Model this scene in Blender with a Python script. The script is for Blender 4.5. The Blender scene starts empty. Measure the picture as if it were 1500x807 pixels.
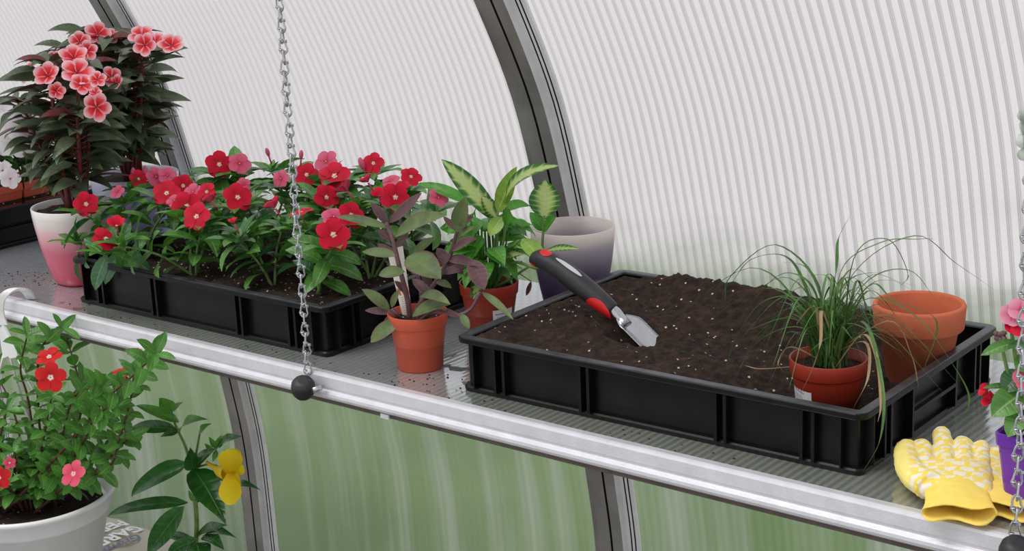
import bpy, bmesh, math, random
from mathutils import Vector as V, Matrix, noise
C = bpy.context.scene.collection
SC = bpy.context.scene
PI = math.pi
R = random.Random(7)

# ------------------------------------------------------------------ camera
F = 2370.3
CAM = V((1.38260, -1.50854, 0.71828))
yaw, pit, rol = -0.68574, -0.26258, -0.04315
fwd = V((math.sin(yaw)*math.cos(pit), math.cos(yaw)*math.cos(pit), math.sin(pit)))
rt = V((math.cos(yaw), -math.sin(yaw), 0)); up = rt.cross(fwd)
r2 = math.cos(rol)*rt + math.sin(rol)*up; u2 = -math.sin(rol)*rt + math.cos(rol)*up
cd = bpy.data.cameras.new('camera'); cam = bpy.data.objects.new('camera', cd); C.objects.link(cam)
cd.sensor_width = 36; cd.sensor_fit = 'HORIZONTAL'; cd.lens = F/1500*36; cd.clip_start = .02; cd.clip_end = 200
M = Matrix((r2, u2, -fwd)).transposed().to_4x4(); M.translation = CAM
cam.matrix_world = M
SC.camera = cam
cd.dof.use_dof = False

def at(px, py, axis, val):                      # sight line through a photo pixel, met with a world plane
    v = (px-750)/F*r2 - (py-403.5)/F*u2 + fwd
    t = (val-CAM[axis])/v[axis]
    return CAM + t*v
def atp(px, py, n, d):                          # met with plane n.x = d
    v = (px-750)/F*r2 - (py-403.5)/F*u2 + fwd
    return CAM + v*((d-n.dot(CAM))/n.dot(v))

# ------------------------------------------------------------------ materials
def newmat(name):
    m = bpy.data.materials.new(name); m.use_nodes = True
    nt = m.node_tree; nt.nodes.clear()
    return m, nt, nt.nodes, nt.links
def N(nt, typ, **k):
    n = nt.nodes.new(typ)
    for a, b in k.items():
        if a in n.inputs.keys() if isinstance(a, str) else False: n.inputs[a].default_value = b
        else: setattr(n, a, b)
    return n
def rgba(c): return (c[0], c[1], c[2], 1)
def s2l(r, g, b):
    f = lambda x: ((x/255+.055)/1.055)**2.4 if x > 10 else x/255/12.92
    return (f(r), f(g), f(b))
def ramp(nt, pts, interp='LINEAR'):
    r = nt.nodes.new('ShaderNodeValToRGB'); r.color_ramp.interpolation = interp
    e = r.color_ramp.elements
    while len(e) > 1: e.remove(e[-1])
    e[0].position = pts[0][0]; e[0].color = rgba(pts[0][1])
    for p, c in pts[1:]:
        x = e.new(p); x.color = rgba(c)
    return r
def mth(nt, op, a, b=None, c=None):
    n = nt.nodes.new('ShaderNodeMath'); n.operation = op
    for i, x in enumerate((a, b, c)):
        if x is None: continue
        if isinstance(x, (int, float)): n.inputs[i].default_value = x
        else: nt.links.new(x, n.inputs[i])
    return n.outputs[0]
def mixc(nt, f, a, b, mode='MIX'):
    n = nt.nodes.new('ShaderNodeMix'); n.data_type = 'RGBA'; n.blend_type = mode
    for i, x in ((0, f), (6, a), (7, b)):
        if isinstance(x, (int, float)): n.inputs[i].default_value = x
        elif isinstance(x, tuple): n.inputs[i].default_value = rgba(x)
        else: nt.links.new(x, n.inputs[i])
    return n.outputs[2]
def simple(name, col, rough=.5, metal=0, spec=.5, var=.12, nscale=30, bump=0, bscale=200, coat=0, transl=0):
    m, nt, ns, ln = newmat(name)
    o = ns.new('ShaderNodeOutputMaterial'); p = ns.new('ShaderNodeBsdfPrincipled')
    tc = ns.new('ShaderNodeTexCoord'); nz = ns.new('ShaderNodeTexNoise'); nz.inputs['Scale'].default_value = nscale
    nz.inputs['Detail'].default_value = 4
    ln.new(tc.outputs['Object'], nz.inputs['Vector'])
    dk = tuple(c*(1-var*1.6) for c in col); lt = tuple(min(1, c*(1+var)) for c in col)
    r = ramp(nt, [(.3, dk), (.7, lt)]); ln.new(nz.outputs['Fac'], r.inputs['Fac'])
    ln.new(r.outputs['Color'], p.inputs['Base Color'])
    p.inputs['Roughness'].default_value = rough; p.inputs['Metallic'].default_value = metal
    p.inputs['Specular IOR Level'].default_value = spec; p.inputs['Coat Weight'].default_value = coat
    if bump:
        n2 = ns.new('ShaderNodeTexNoise'); n2.inputs['Scale'].default_value = bscale; ln.new(tc.outputs['Object'], n2.inputs['Vector'])
        b = ns.new('ShaderNodeBump'); b.inputs['Strength'].default_value = bump; b.inputs['Distance'].default_value = .002
        ln.new(n2.outputs['Fac'], b.inputs['Height']); ln.new(b.outputs['Normal'], p.inputs['Normal'])
    if transl:
        t = ns.new('ShaderNodeBsdfTranslucent'); ln.new(r.outputs['Color'], t.inputs['Color'])
        mx = ns.new('ShaderNodeMixShader'); mx.inputs[0].default_value = transl
        ln.new(p.outputs[0], mx.inputs[1]); ln.new(t.outputs[0], mx.inputs[2]); ln.new(mx.outputs[0], o.inputs[0])
    else: ln.new(p.outputs[0], o.inputs[0])
    return m

def leafmat(name, base, vein, back=None, veinw=.05, sidev=.35, rough=.38, edge=None, center=None, transl=.22, nvein=7, spec=.5):
    """u runs across the blade (midrib at .5), v from stalk to tip"""
    m, nt, ns, ln = newmat(name)
    o = ns.new('ShaderNodeOutputMaterial'); p = ns.new('ShaderNodeBsdfPrincipled')
    uv = ns.new('ShaderNodeUVMap'); sx = ns.new('ShaderNodeSeparateXYZ'); ln.new(uv.outputs[0], sx.inputs[0])
    tc = ns.new('ShaderNodeTexCoord'); nz = ns.new('ShaderNodeTexNoise'); nz.inputs['Scale'].default_value = 35
    ln.new(tc.outputs['Object'], nz.inputs['Vector'])
    a = mth(nt, 'ABSOLUTE', mth(nt, 'SUBTRACT', sx.outputs[0], .5))          # 0..0.5
    rb = ramp(nt, [(.28, tuple(c*.6 for c in base)), (.72, tuple(min(1, c*1.35) for c in base))])
    ln.new(nz.outputs['Fac'], rb.inputs['Fac'])
    col = rb.outputs['Color']
    ph = mth(nt, 'SUBTRACT', mth(nt, 'MULTIPLY', sx.outputs[1], nvein*2*PI), mth(nt, 'MULTIPLY', a, 9.0))
    sv = mth(nt, 'POWER', mth(nt, 'ADD', mth(nt, 'MULTIPLY', mth(nt, 'SINE', ph), .5), .5), 6.0)
    if center:
        k = mth(nt, 'ADD', a, mth(nt, 'MULTIPLY', mth(nt, 'SUBTRACT', nz.outputs['Fac'], .5), .35))
        k = mth(nt, 'SUBTRACT', k, mth(nt, 'MULTIPLY', sv, .10))
        rc = ramp(nt, [(.15, (1, 1, 1)), (.34, (0, 0, 0))]); ln.new(k, rc.inputs['Fac'])
        col = mixc(nt, rc.outputs['Color'], col, center)
    if edge:
        re_ = ramp(nt, [(.40, (0, 0, 0)), (.49, (1, 1, 1))]); ln.new(a, re_.inputs['Fac'])
        col = mixc(nt, re_.outputs['Color'], col, edge)
    col = mixc(nt, mth(nt, 'MULTIPLY', sv, sidev), col, vein)
    rv = ramp(nt, [(veinw*.4, (1, 1, 1)), (veinw, (0, 0, 0))]); ln.new(a, rv.inputs['Fac'])
    col = mixc(nt, mth(nt, 'MULTIPLY', rv.outputs['Color'], .75), col, vein)
    if back:
        g = ns.new('ShaderNodeNewGeometry'); col = mixc(nt, g.outputs['Backfacing'], col, back)
    ln.new(col, p.inputs['Base Color']); p.inputs['Roughness'].default_value = rough
    p.inputs['Specular IOR Level'].default_value = spec
    b = ns.new('ShaderNodeBump'); b.inputs['Strength'].default_value = .35; b.inputs['Distance'].default_value = .0012
    ln.new(mth(nt, 'ADD', mth(nt, 'MULTIPLY', sv, -.6), mth(nt, 'MULTIPLY', rv.outputs['Color'], -1.0)), b.inputs['Height'])
    ln.new(b.outputs['Normal'], p.inputs['Normal'])
    t = ns.new('ShaderNodeBsdfTranslucent'); tcx = mixc(nt, .5, col, (min(1, base[0]*1.7), min(1, base[1]*1.9), base[2]*.8))
    ln.new(tcx, t.inputs['Color'])
    mx = ns.new('ShaderNodeMixShader'); mx.inputs[0].default_value = transl
    ln.new(p.outputs[0], mx.inputs[1]); ln.new(t.outputs[0], mx.inputs[2]); ln.new(mx.outputs[0], o.inputs[0])
    return m

def petalmat(name, stops, streak=0, streakcol=(1, 1, 1), transl=.25, across=None, back=None):
    """v: centre of the flower to petal tip; u across"""
    m, nt, ns, ln = newmat(name)
    o = ns.new('ShaderNodeOutputMaterial'); p = ns.new('ShaderNodeBsdfPrincipled')
    uv = ns.new('ShaderNodeUVMap'); sx = ns.new('ShaderNodeSeparateXYZ'); ln.new(uv.outputs[0], sx.inputs[0])
    r = ramp(nt, stops); ln.new(sx.outputs[1], r.inputs['Fac']); col = r.outputs['Color']
    if across:
        a = mth(nt, 'ABSOLUTE', mth(nt, 'SUBTRACT', sx.outputs[0], .5))
        tc = ns.new('ShaderNodeTexCoord'); nz = ns.new('ShaderNodeTexNoise'); nz.inputs['Scale'].default_value = 90
        ln.new(tc.outputs['Object'], nz.inputs['Vector'])
        a2 = mth(nt, 'ADD', a, mth(nt, 'MULTIPLY', mth(nt, 'SUBTRACT', nz.outputs['Fac'], .5), .4))
        ra = ramp(nt, [(.27, (0, 0, 0)), (.5, (1, 1, 1))]); ln.new(a2, ra.inputs['Fac'])
        col = mixc(nt, ra.outputs['Color'], col, across)
    if back:
        g = ns.new('ShaderNodeNewGeometry'); col = mixc(nt, g.outputs['Backfacing'], col, back)
    ln.new(col, p.inputs['Base Color']); p.inputs['Roughness'].default_value = .55; p.inputs['Specular IOR Level'].default_value = .25
    t = ns.new('ShaderNodeBsdfTranslucent'); ln.new(col, t.inputs['Color'])
    mx = ns.new('ShaderNodeMixShader'); mx.inputs[0].default_value = transl
    ln.new(p.outputs[0], mx.inputs[1]); ln.new(t.outputs[0], mx.inputs[2]); ln.new(mx.outputs[0], o.inputs[0])
    return m

def soilmat(name, base=(.018, .0105, .008), lt=(.075, .038, .024), speck=.55, lump=90):
    m, nt, ns, ln = newmat(name)
    o = ns.new('ShaderNodeOutputMaterial'); p = ns.new('ShaderNodeBsdfPrincipled')
    tc = ns.new('ShaderNodeTexCoord'); nz = ns.new('ShaderNodeTexNoise'); nz.inputs['Scale'].default_value = lump
    nz.inputs['Detail'].default_value = 8; nz.inputs['Roughness'].default_value = .7
    ln.new(tc.outputs['Object'], nz.inputs['Vector'])
    r = ramp(nt, [(.38, base), (.55, tuple((a+b)/2*.8 for a, b in zip(base, lt))), (.75, lt)]); ln.new(nz.outputs['Fac'], r.inputs['Fac'])
    vo = ns.new('ShaderNodeTexVoronoi'); vo.inputs['Scale'].default_value = 170; ln.new(tc.outputs['Object'], vo.inputs['Vector'])
    sz = mth(nt, 'LESS_THAN', vo.outputs['Distance'], .26)
    sc = ns.new('ShaderNodeSeparateColor'); ln.new(vo.outputs['Color'], sc.inputs[0])
    sz = mth(nt, 'LESS_THAN', vo.outputs['Distance'], mth(nt, 'MULTIPLY', nz.outputs['Fac'], .55))
    mk = mth(nt, 'MULTIPLY', sz, mth(nt, 'GREATER_THAN', sc.outputs[0], 1-.09*speck))
    col = mixc(nt, mk, r.outputs['Color'], (.62, .55, .45))
    ln.new(col, p.inputs['Base Color']); p.inputs['Roughness'].default_value = .85; p.inputs['Specular IOR Level'].default_value = .3
    b = ns.new('ShaderNodeBump'); b.inputs['Strength'].default_value = .9; b.inputs['Distance'].default_value = .004
    ln.new(nz.outputs['Fac'], b.inputs['Height']); ln.new(b.outputs['Normal'], p.inputs['Normal'])
    ln.new(p.outputs[0], o.inputs[0])
    return m

def zramp(name, stops, rough=.3, spec=.5, coat=.2, transl=0):
    m, nt, ns, ln = newmat(name)
    o = ns.new('ShaderNodeOutputMaterial'); p = ns.new('ShaderNodeBsdfPrincipled')
    tc = ns.new('ShaderNodeTexCoord'); sx = ns.new('ShaderNodeSeparateXYZ'); ln.new(tc.outputs['Generated'], sx.inputs[0])
    nz = ns.new('ShaderNodeTexNoise'); nz.inputs['Scale'].default_value = 3; ln.new(tc.outputs['Generated'], nz.inputs['Vector'])
    f = mth(nt, 'ADD', sx.outputs[2], mth(nt, 'MULTIPLY', mth(nt, 'SUBTRACT', nz.outputs['Fac'], .5), .12))
    r = ramp(nt, stops); ln.new(f, r.inputs['Fac'])
    ln.new(r.outputs['Color'], p.inputs['Base Color']); p.inputs['Roughness'].default_value = rough
    p.inputs['Specular IOR Level'].default_value = spec; p.inputs['Coat Weight'].default_value = coat
    t = ns.new('ShaderNodeBsdfTranslucent'); ln.new(r.outputs['Color'], t.inputs['Color'])
    mx = ns.new('ShaderNodeMixShader'); mx.inputs[0].default_value = transl; ln.new(p.outputs[0], mx.inputs[1]); ln.new(t.outputs[0], mx.inputs[2]); ln.new(mx.outputs[0], o.inputs[0])
    return m

# ------------------------------------------------------------------ mesh helpers
def nb():
    bm = bmesh.new(); bm.loops.layers.uv.new('UVMap'); return bm
def face(bm, vs, uvs=None, mi=0, smooth=True):
    try: f = bm.faces.new(vs)
    except ValueError: return None
    f.material_index = mi; f.smooth = smooth
    if uvs:
        l = bm.loops.layers.uv[0]
        for lp, u in zip(f.loops, uvs): lp[l].uv = u
    return f
def box(bm, lo, hi, mi=0, mtx=None):
    vs = []
    for z in (lo[2], hi[2]):
        for x, y in ((lo[0], lo[1]), (hi[0], lo[1]), (hi[0], hi[1]), (lo[0], hi[1])):
            p = V((x, y, z)); vs.append(bm.verts.new(mtx @ p if mtx else p))
    for q in ((3, 2, 1, 0), (4, 5, 6, 7), (0, 1, 5, 4), (1, 2, 6, 5), (2, 3, 7, 6), (3, 0, 4, 7)):
        face(bm, [vs[i] for i in q], mi=mi, smooth=False)
def frame_for(d):
    d = d.normalized(); a = V((0, 0, 1)) if abs(d.z) < .9 else V((1, 0, 0))
    s = d.cross(a).normalized(); return s, s.cross(d).normalized()
def tube(bm, pts, rad, n=6, closed=False, cap=True, mi=0, flat=1.0):
    pts = [V(p) for p in pts]; k = len(pts)
    if isinstance(rad, (int, float)): rad = [rad]*k
    rings = []; s = None
    for i, p in enumerate(pts):
        if closed: d = pts[(i+1) % k]-pts[i-1]
        else: d = pts[min(i+1, k-1)]-pts[max(i-1, 0)]
        if d.length < 1e-9: d = V((0, 0, 1))
        d.normalize()
        if s is None: s, t = frame_for(d)
        else:
            s = (s-d*s.dot(d)); s = s.normalized() if s.length > 1e-6 else frame_for(d)[0]
            t = s.cross(d).normalized()
        rings.append([bm.verts.new(p+(s*math.cos(2*PI*j/n)+t*math.sin(2*PI*j/n)*flat)*rad[i]) for j in range(n)])
    m = k if closed else k-1
    for i in range(m):
        a, b = rings[i], rings[(i+1) % k]
        for j in range(n):
            face(bm, [a[j], b[j], b[(j+1) % n], a[(j+1) % n]], [(j/n, i/m), (j/n, (i+1)/m), ((j+1)/n, (i+1)/m), ((j+1)/n, i/m)], mi)
    if cap and not closed:
        face(bm, rings[0], mi=mi); face(bm, rings[-1][::-1], mi=mi)
def spline(pts, sub=6):
    pts = [V(p) for p in pts]; out = []
    P = [pts[0]*2-pts[1]]+pts+[pts[-1]*2-pts[-2]]
    for i in range(1, len(P)-2):
        for j in range(sub):
            t = j/sub; a, b, c, d = P[i-1], P[i], P[i+1], P[i+2]
            out.append(.5*((2*b)+(c-a)*t+(2*a-5*b+4*c-d)*t*t+(3*b-a-3*c+d)*t**3))
    out.append(pts[-1]); return out
def lathe(bm, prof, c=(0, 0, 0), n=48, mi=0, lobe=None):
    c = V(c); rings = []
    for k, (r, z) in enumerate(prof):
        ring = []
        for j in range(n):
            a = 2*PI*j/n; rr = r*(lobe(a, k) if lobe else 1)
            ring.append(bm.verts.new(c+V((rr*math.cos(a), rr*math.sin(a), z))))
        rings.append(ring)
    for i in range(len(rings)-1):
        for j in range(n):
            face(bm, [rings[i][j], rings[i][(j+1) % n], rings[i+1][(j+1) % n], rings[i+1][j]], mi=mi)
    return rings
def prof_w(kind, t):
    if kind == 'ell': return max(0, math.sin(PI*min(1, t**.9)))**.75
    if kind == 'lan': return 1.0 if t == .38 else (max(0, math.sin(PI*t**.72))**.9)*(1-.25*t)
    if kind == 'obo': return max(0, math.sin(PI*(.12+.88*t)**1.6))**.6 if t < 1 else 0
    if kind == 'pet': return [.12, .42, .72, .95, 1.0, .82, .30][min(6, int(round(t*6)))]
    if kind == 'bla': return (1-t)**.5*(.6+.4*min(1, t*4))
    return 1
def leaf(bm, p, d, n, L, W, droop=.6, fold=.22, kind='ell', seg=7, wav=0, mi=0, twist=0, cs=(-1, -.5, 0, .5, 1)):
    p = V(p); d = V(d).normalized(); n = V(n); n = (n-d*n.dot(d))
    n = n.normalized() if n.length > 1e-5 else frame_for(d)[1]
    rows = []; ph = R.random()*6
    for i in range(seg+1):
        t = i/seg; w = max(prof_w(kind, t), .06 if i == 0 else .015)*W/2; s = d.cross(n)
        rows.append([bm.verts.new(p+s*(c*w)+n*(abs(c)**1.3*w*fold+wav*W*math.sin(t*9+ph+(2 if c > 0 else 0))*abs(c))) for c in cs])
        if i < seg:
            p = p+d*(L/seg); a = droop/seg*(.5+t)
            rot = Matrix.Rotation(-a, 3, s); d = rot @ d; n = rot @ n
            if twist: n = Matrix.Rotation(twist/seg, 3, d) @ n
    for i in range(seg):
        for j in range(len(cs)-1):
            u0, u1 = (cs[j]+1)/2, (cs[j+1]+1)/2
            face(bm, [rows[i][j], rows[i][j+1], rows[i+1][j+1], rows[i+1][j]], [(u0, i/seg), (u1, i/seg), (u1, (i+1)/seg), (u0, (i+1)/seg)], mi)
    return p
def leaf2(bm, p0, p1, W, face_dir, arch=.15, **k):
    """leaf whose stalk is at p0 and whose tip ends at p1; it starts steeper by arch and bends over"""
    p0, p1 = V(p0), V(p1); d = (p1-p0); L = d.length*(1+abs(arch)*.12); d.normalize(); n = V(face_dir); n = (n-d*n.dot(d)).normalized()
    s = d.cross(n)
    d0 = Matrix.Rotation(arch*.55, 3, s) @ d; n0 = Matrix.Rotation(arch*.55, 3, s) @ n
    leaf(bm, p0, d0, n0, L, W, droop=arch*1.1, **k)
def flower(bm, p, n, r, petals=5, cup=.15, kind='pet', wid=.95, mi=0, droop=.35, offset=0, spin=None):
    n = V(n).normalized(); s, t = frame_for(n); spin = R.random()*6 if spin is None else spin
    for k in range(petals):
        a = 2*PI*k/petals+spin; d = s*math.cos(a)+t*math.sin(a)
        leaf(bm, V(p)+n*.0006*(k % 3)+d*r*.04, (d+n*cup), n, r, r*wid, droop=droop, fold=.05, kind=kind, seg=6, mi=mi, cs=(-1, -.5, 0, .5, 1), wav=.03)
def blob(bm, c, r, sc=(1, 1, 1), mi=0, n=8, m=6, d=None):
    c = V(c); rings = []; s, t = frame_for(V(d)) if d else (V((1, 0, 0)), V((0, 1, 0))); ax = V(d).normalized() if d else V((0, 0, 1))
    for i in range(m+1):
        a = PI*i/m
        rings.append([bm.verts.new(c+(s*math.cos(2*PI*j/n)*sc[0]+t*math.sin(2*PI*j/n)*sc[1])*r*max(.02, math.sin(a))+ax*(-math.cos(a)*r*sc[2])) for j in range(n)])
    for i in range(m):
        for j in range(n):
            face(bm, [rings[i][j], rings[i][(j+1) % n], rings[i+1][(j+1) % n], rings[i+1][j]], [(j/n, i/m)]*4, mi)

def obj(name, bm, mats, parent=None, fixn=False):
    if fixn: bmesh.ops.recalc_face_normals(bm, faces=bm.faces)
    if parent is not None:
        off = parent['_o']; off = V(off); bmesh.ops.translate(bm, verts=bm.verts, vec=-off)
    me = bpy.data.meshes.new(name); bm.to_mesh(me); bm.free()
    o = bpy.data.objects.new(name, me); C.objects.link(o)
    for m in (mats if isinstance(mats, (list, tuple)) else [mats]): me.materials.append(m)
    if parent is not None: o.parent = parent; o['_o'] = list(off)
    else: o['_o'] = [0, 0, 0]
    return o
def thing(name, label, cat, loc, group=None):
    o = bpy.data.objects.new(name, None); C.objects.link(o); o.empty_display_size = .02
    o.location = loc; o['_o'] = list(loc); o['label'] = label; o['category'] = cat
    if group: o['group'] = group
    return o
def tag(o, label, cat, group=None, kind=None):
    o['label'] = label; o['category'] = cat
    if group: o['group'] = group
    if kind: o['kind'] = kind
    return o
def struct(name, bm, m, fixn=False):
    o = obj(name, bm, m, None, fixn); o['kind'] = 'structure'; return o

# ------------------------------------------------------------------ materials used
ALU = simple('brushed_aluminium', (.74, .73, .77), rough=.38, metal=.30, var=.05, nscale=40, bump=.15, bscale=500)
RIBM = simple('arch_aluminium', (.33, .315, .305), rough=.35, metal=.3, var=.22, nscale=9)  # aluminium darkened in colour to stand for reflections of a dim interior
RIBL = simple('gasket_and_lit_rib_side', (.82, .81, .82), rough=.5, metal=0, var=.05)  # gasket strips, and the rib's side face painted pale as if lit
DARK = simple('dark_gap', (.015, .013, .012), rough=.8)
UNDERSHADE = simple('underside_painted_shadow', (.10, .075, .065), rough=.6, var=.2)
BLACKP = simple('black_crate_plastic', (.0045, .0045, .005), rough=.33, spec=.24, var=.45, nscale=22, bump=.12, bscale=60)
RIMP = simple('crate_rim_lit_plastic', (.03, .032, .04), rough=.36, spec=.7, var=.5, nscale=35, bump=.3, bscale=160)  # lighter and bluer than the body: light on the rim top, put into colour
TERRP = simple('terracotta_plastic', s2l(196, 84, 56), rough=.45, var=.06, nscale=14, spec=.4)
TERRD = simple('terracotta_plastic_dark', s2l(160, 52, 34), rough=.4, var=.08, nscale=14, spec=.4)
CLAY = simple('fired_clay', s2l(205, 112, 80), rough=.85, var=.10, nscale=18, bump=.25, bscale=260, spec=.2)
SOIL = soilmat('potting_soil'); SOILP = soilmat('potting_soil_perlite', speck=2.2, lump=120)
SOILB = soilmat('peat_heap', base=(.011, .006, .0045), lt=(.078, .038, .024), speck=.75, lump=70)
WHITEP = simple('white_plastic', (.80, .79, .78), rough=.4, var=.03)
WHITEH = simple('hanging_basket_plastic', (.86, .855, .86), rough=.4, var=.03)
PURPLE = simple('purple_plastic', s2l(108, 48, 170), rough=.25, var=.05, spec=.5)
RUBBER = simple('black_rubber', (.02, .02, .022), rough=.5, var=.2, bump=.2, bscale=90)
GALV = simple('galvanised_wire', (.55, .56, .58), rough=.28, metal=.9, var=.1)
STEEL = simple('polished_steel', (.50, .51, .53), rough=.2, metal=1, var=.05, nscale=60)
REDP = simple('red_rubber', s2l(215, 30, 28), rough=.45, var=.04)
GRIPG = simple('grey_logo_inlay', (.55, .57, .6), rough=.35, var=.05)
PAPER = simple('tag_paper', (.72, .69, .64), rough=.6, var=.05)

VL = leafmat('vinca_leaf', s2l(84, 138, 58), s2l(150, 178, 118), veinw=.05, sidev=.12, rough=.33, spec=.6)
VLD = leafmat('vinca_leaf_deep', s2l(62, 112, 66), s2l(135, 165, 120), veinw=.05, sidev=.12, rough=.28, spec=.75)
HL = leafmat('basket_vinca_leaf', s2l(86, 142, 60), s2l(140, 180, 105), veinw=.05, sidev=.08, rough=.32)
NG = leafmat('impatiens_leaf', s2l(88, 108, 80), s2l(120, 94, 84), back=s2l(98, 44, 48), veinw=.05, sidev=.2, rough=.35, transl=.12)
NGR = leafmat('impatiens_young_leaf', s2l(96, 44, 42), s2l(130, 50, 48), veinw=.05, sidev=.2, rough=.4, transl=.15)
TRG = leafmat('inch_plant_leaf', s2l(98, 118, 70), s2l(120, 130, 90), back=s2l(98, 62, 74), edge=s2l(120, 78, 78), sidev=.05, veinw=.03, rough=.5, transl=.15)
TRP = leafmat('inch_plant_purple_leaf', s2l(98, 68, 72), s2l(120, 88, 92), back=s2l(92, 50, 66), edge=s2l(122, 95, 90), sidev=.05, veinw=.03, rough=.5, transl=.15)
DIE = leafmat('variegated_leaf', s2l(48, 110, 34), s2l(200, 215, 150), center=s2l(192, 212, 128), edge=s2l(40, 98, 30), sidev=.3, veinw=.06, rough=.32, nvein=8)
DIG = leafmat('fresh_green_leaf', s2l(78, 148, 46), s2l(120, 170, 80), sidev=.2, veinw=.05, rough=.3)
DIL = leafmat('pale_green_leaf', s2l(140, 180, 72), s2l(190, 210, 130), sidev=.2, veinw=.05, rough=.35)
ALL = leafmat('glossy_green_leaf', s2l(40, 98, 34), s2l(90, 140, 75), sidev=.18, veinw=.03, rough=.25, spec=.65)
ALY = leafmat('young_green_leaf', s2l(92, 152, 56), s2l(130, 175, 95), sidev=.1, veinw=.03, rough=.35)
GRA = simple('grass_blade', s2l(86, 126, 62), rough=.45, var=.25, nscale=25, transl=.2)
DRY = simple('dry_blade', s2l(178, 150, 112), rough=.7, var=.15, nscale=25, transl=.2)
STG = simple('green_stem', s2l(110, 138, 76), rough=.5, var=.15, nscale=60)
STR = simple('red_stem', s2l(112, 42, 38), rough=.45, var=.2, nscale=60)
STB = simple('brown_stem', s2l(92, 48, 42), rough=.55, var=.2, nscale=60)
STP = simple('purple_stem', s2l(112, 78, 84), rough=.5, var=.2, nscale=60)
PPK = petalmat('pale_pink_petal', [(0, s2l(200, 60, 100)), (.3, s2l(226, 130, 160)), (1, s2l(236, 165, 186))])
RED = petalmat('red_petal', [(0, (.95, .80, .55)), (.07, (.95, .75, .6)), (.13, s2l(196, 10, 44)), (1, s2l(226, 24, 62))], back=s2l(205, 70, 105))
REDH = petalmat('scarlet_petal', [(0, (.95, .9, .8)), (.09, (.95, .8, .7)), (.16, s2l(206, 22, 30)), (1, s2l(222, 42, 40))])
PNK = petalmat('pink_petal', [(0, s2l(190, 40, 70)), (.3, s2l(215, 84, 118)), (1, s2l(226, 110, 140))], back=s2l(222, 110, 140))
PNK2 = petalmat('rose_petal', [(0, (.95, .85, .8)), (.18, s2l(215, 60, 90)), (1, s2l(222, 96, 120))])
SAL = petalmat('salmon_petal', [(0, s2l(160, 10, 30)), (.25, s2l(220, 24, 40)), (.55, s2l(236, 70, 72)), (.78, s2l(248, 170, 178)), (1, s2l(252, 222, 228))], across=s2l(250, 190, 202))
WHT = petalmat('white_petal', [(0, s2l(200, 60, 120)), (.10, s2l(240, 225, 230)), (1, (.9, .9, .9))])
YEL = petalmat('yellow_petal', [(0, s2l(214, 160, 10)), (.3, s2l(240, 205, 20)), (1, s2l(246, 220, 40))])

def labelmat():
    m, nt, ns, ln = newmat('barcode_label')
    o = ns.new('ShaderNodeOutputMaterial'); p = ns.new('ShaderNodeBsdfPrincipled')
    uv = ns.new('ShaderNodeUVMap'); sx = ns.new('ShaderNodeSeparateXYZ'); ln.new(uv.outputs[0], sx.inputs[0])
    nz = ns.new('ShaderNodeTexNoise'); nz.noise_dimensions = '1D'; nz.inputs['Scale'].default_value = 40; ln.new(sx.outputs[0], nz.inputs['W'])
    bars = mth(nt, 'GREATER_THAN', nz.outputs['Fac'], .52)
    def rng(s, a, b): return mth(nt, 'MULTIPLY', mth(nt, 'GREATER_THAN', s, a), mth(nt, 'LESS_THAN', s, b))
    blk = mth(nt, 'MULTIPLY', mth(nt, 'MULTIPLY', rng(sx.outputs[1], .30, .68), rng(sx.outputs[0], .18, .62)), bars)
    l1 = mth(nt, 'MULTIPLY', rng(sx.outputs[1], .16, .21), rng(sx.outputs[0], .15, .8))
    l2 = mth(nt, 'MULTIPLY', rng(sx.outputs[1], .78, .84), rng(sx.outputs[0], .1, .7))
    k = mth(nt, 'MINIMUM', mth(nt, 'ADD', mth(nt, 'ADD', blk, l1), l2), 1)
    ln.new(mixc(nt, mth(nt, 'MULTIPLY', k, .7), (.78, .78, .78), (.12, .13, .15)), p.inputs['Base Color'])
    p.inputs['Roughness'].default_value = .4; ln.new(p.outputs[0], o.inputs[0]); return m
LAB = labelmat()

# ------------------------------------------------------------------ world and light
w = bpy.data.worlds.new('overcast'); SC.world = w; w.use_nodes = True
nt = w.node_tree; nt.nodes.clear()
wo = nt.nodes.new('ShaderNodeOutputWorld'); bg = nt.nodes.new('ShaderNodeBackground')
tc = nt.nodes.new('ShaderNodeTexCoord'); sx = nt.nodes.new('ShaderNodeSeparateXYZ'); nt.links.new(tc.outputs['Generated'], sx.inputs[0])
rw = ramp(nt, [(0, (.80, .82, .84)), (.5, (.80, .82, .84)), (.62, (.93, .95, .98)), (1, (1.0, 1.0, 1.0))])
nt.links.new(mth(nt, 'ADD', mth(nt, 'MULTIPLY', sx.outputs[2], .5), .5), rw.inputs['Fac'])
nt.links.new(rw.outputs['Color'], bg.inputs['Color']); bg.inputs['Strength'].default_value = 0.92
nt.links.new(bg.outputs[0], wo.inputs[0])
sd = bpy.data.lights.new('soft_daylight', 'SUN'); sd.energy = 1.8; sd.angle = math.radians(35); sd.color = (1, .985, .96)
so = bpy.data.objects.new('soft_daylight', sd); C.objects.link(so)
so.rotation_euler = V((.25, .45, -1)).to_track_quat('-Z', 'Y').to_euler()
SC.view_settings.view_transform = 'Standard'; SC.view_settings.look = 'None'; SC.view_settings.exposure = 0.0

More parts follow.
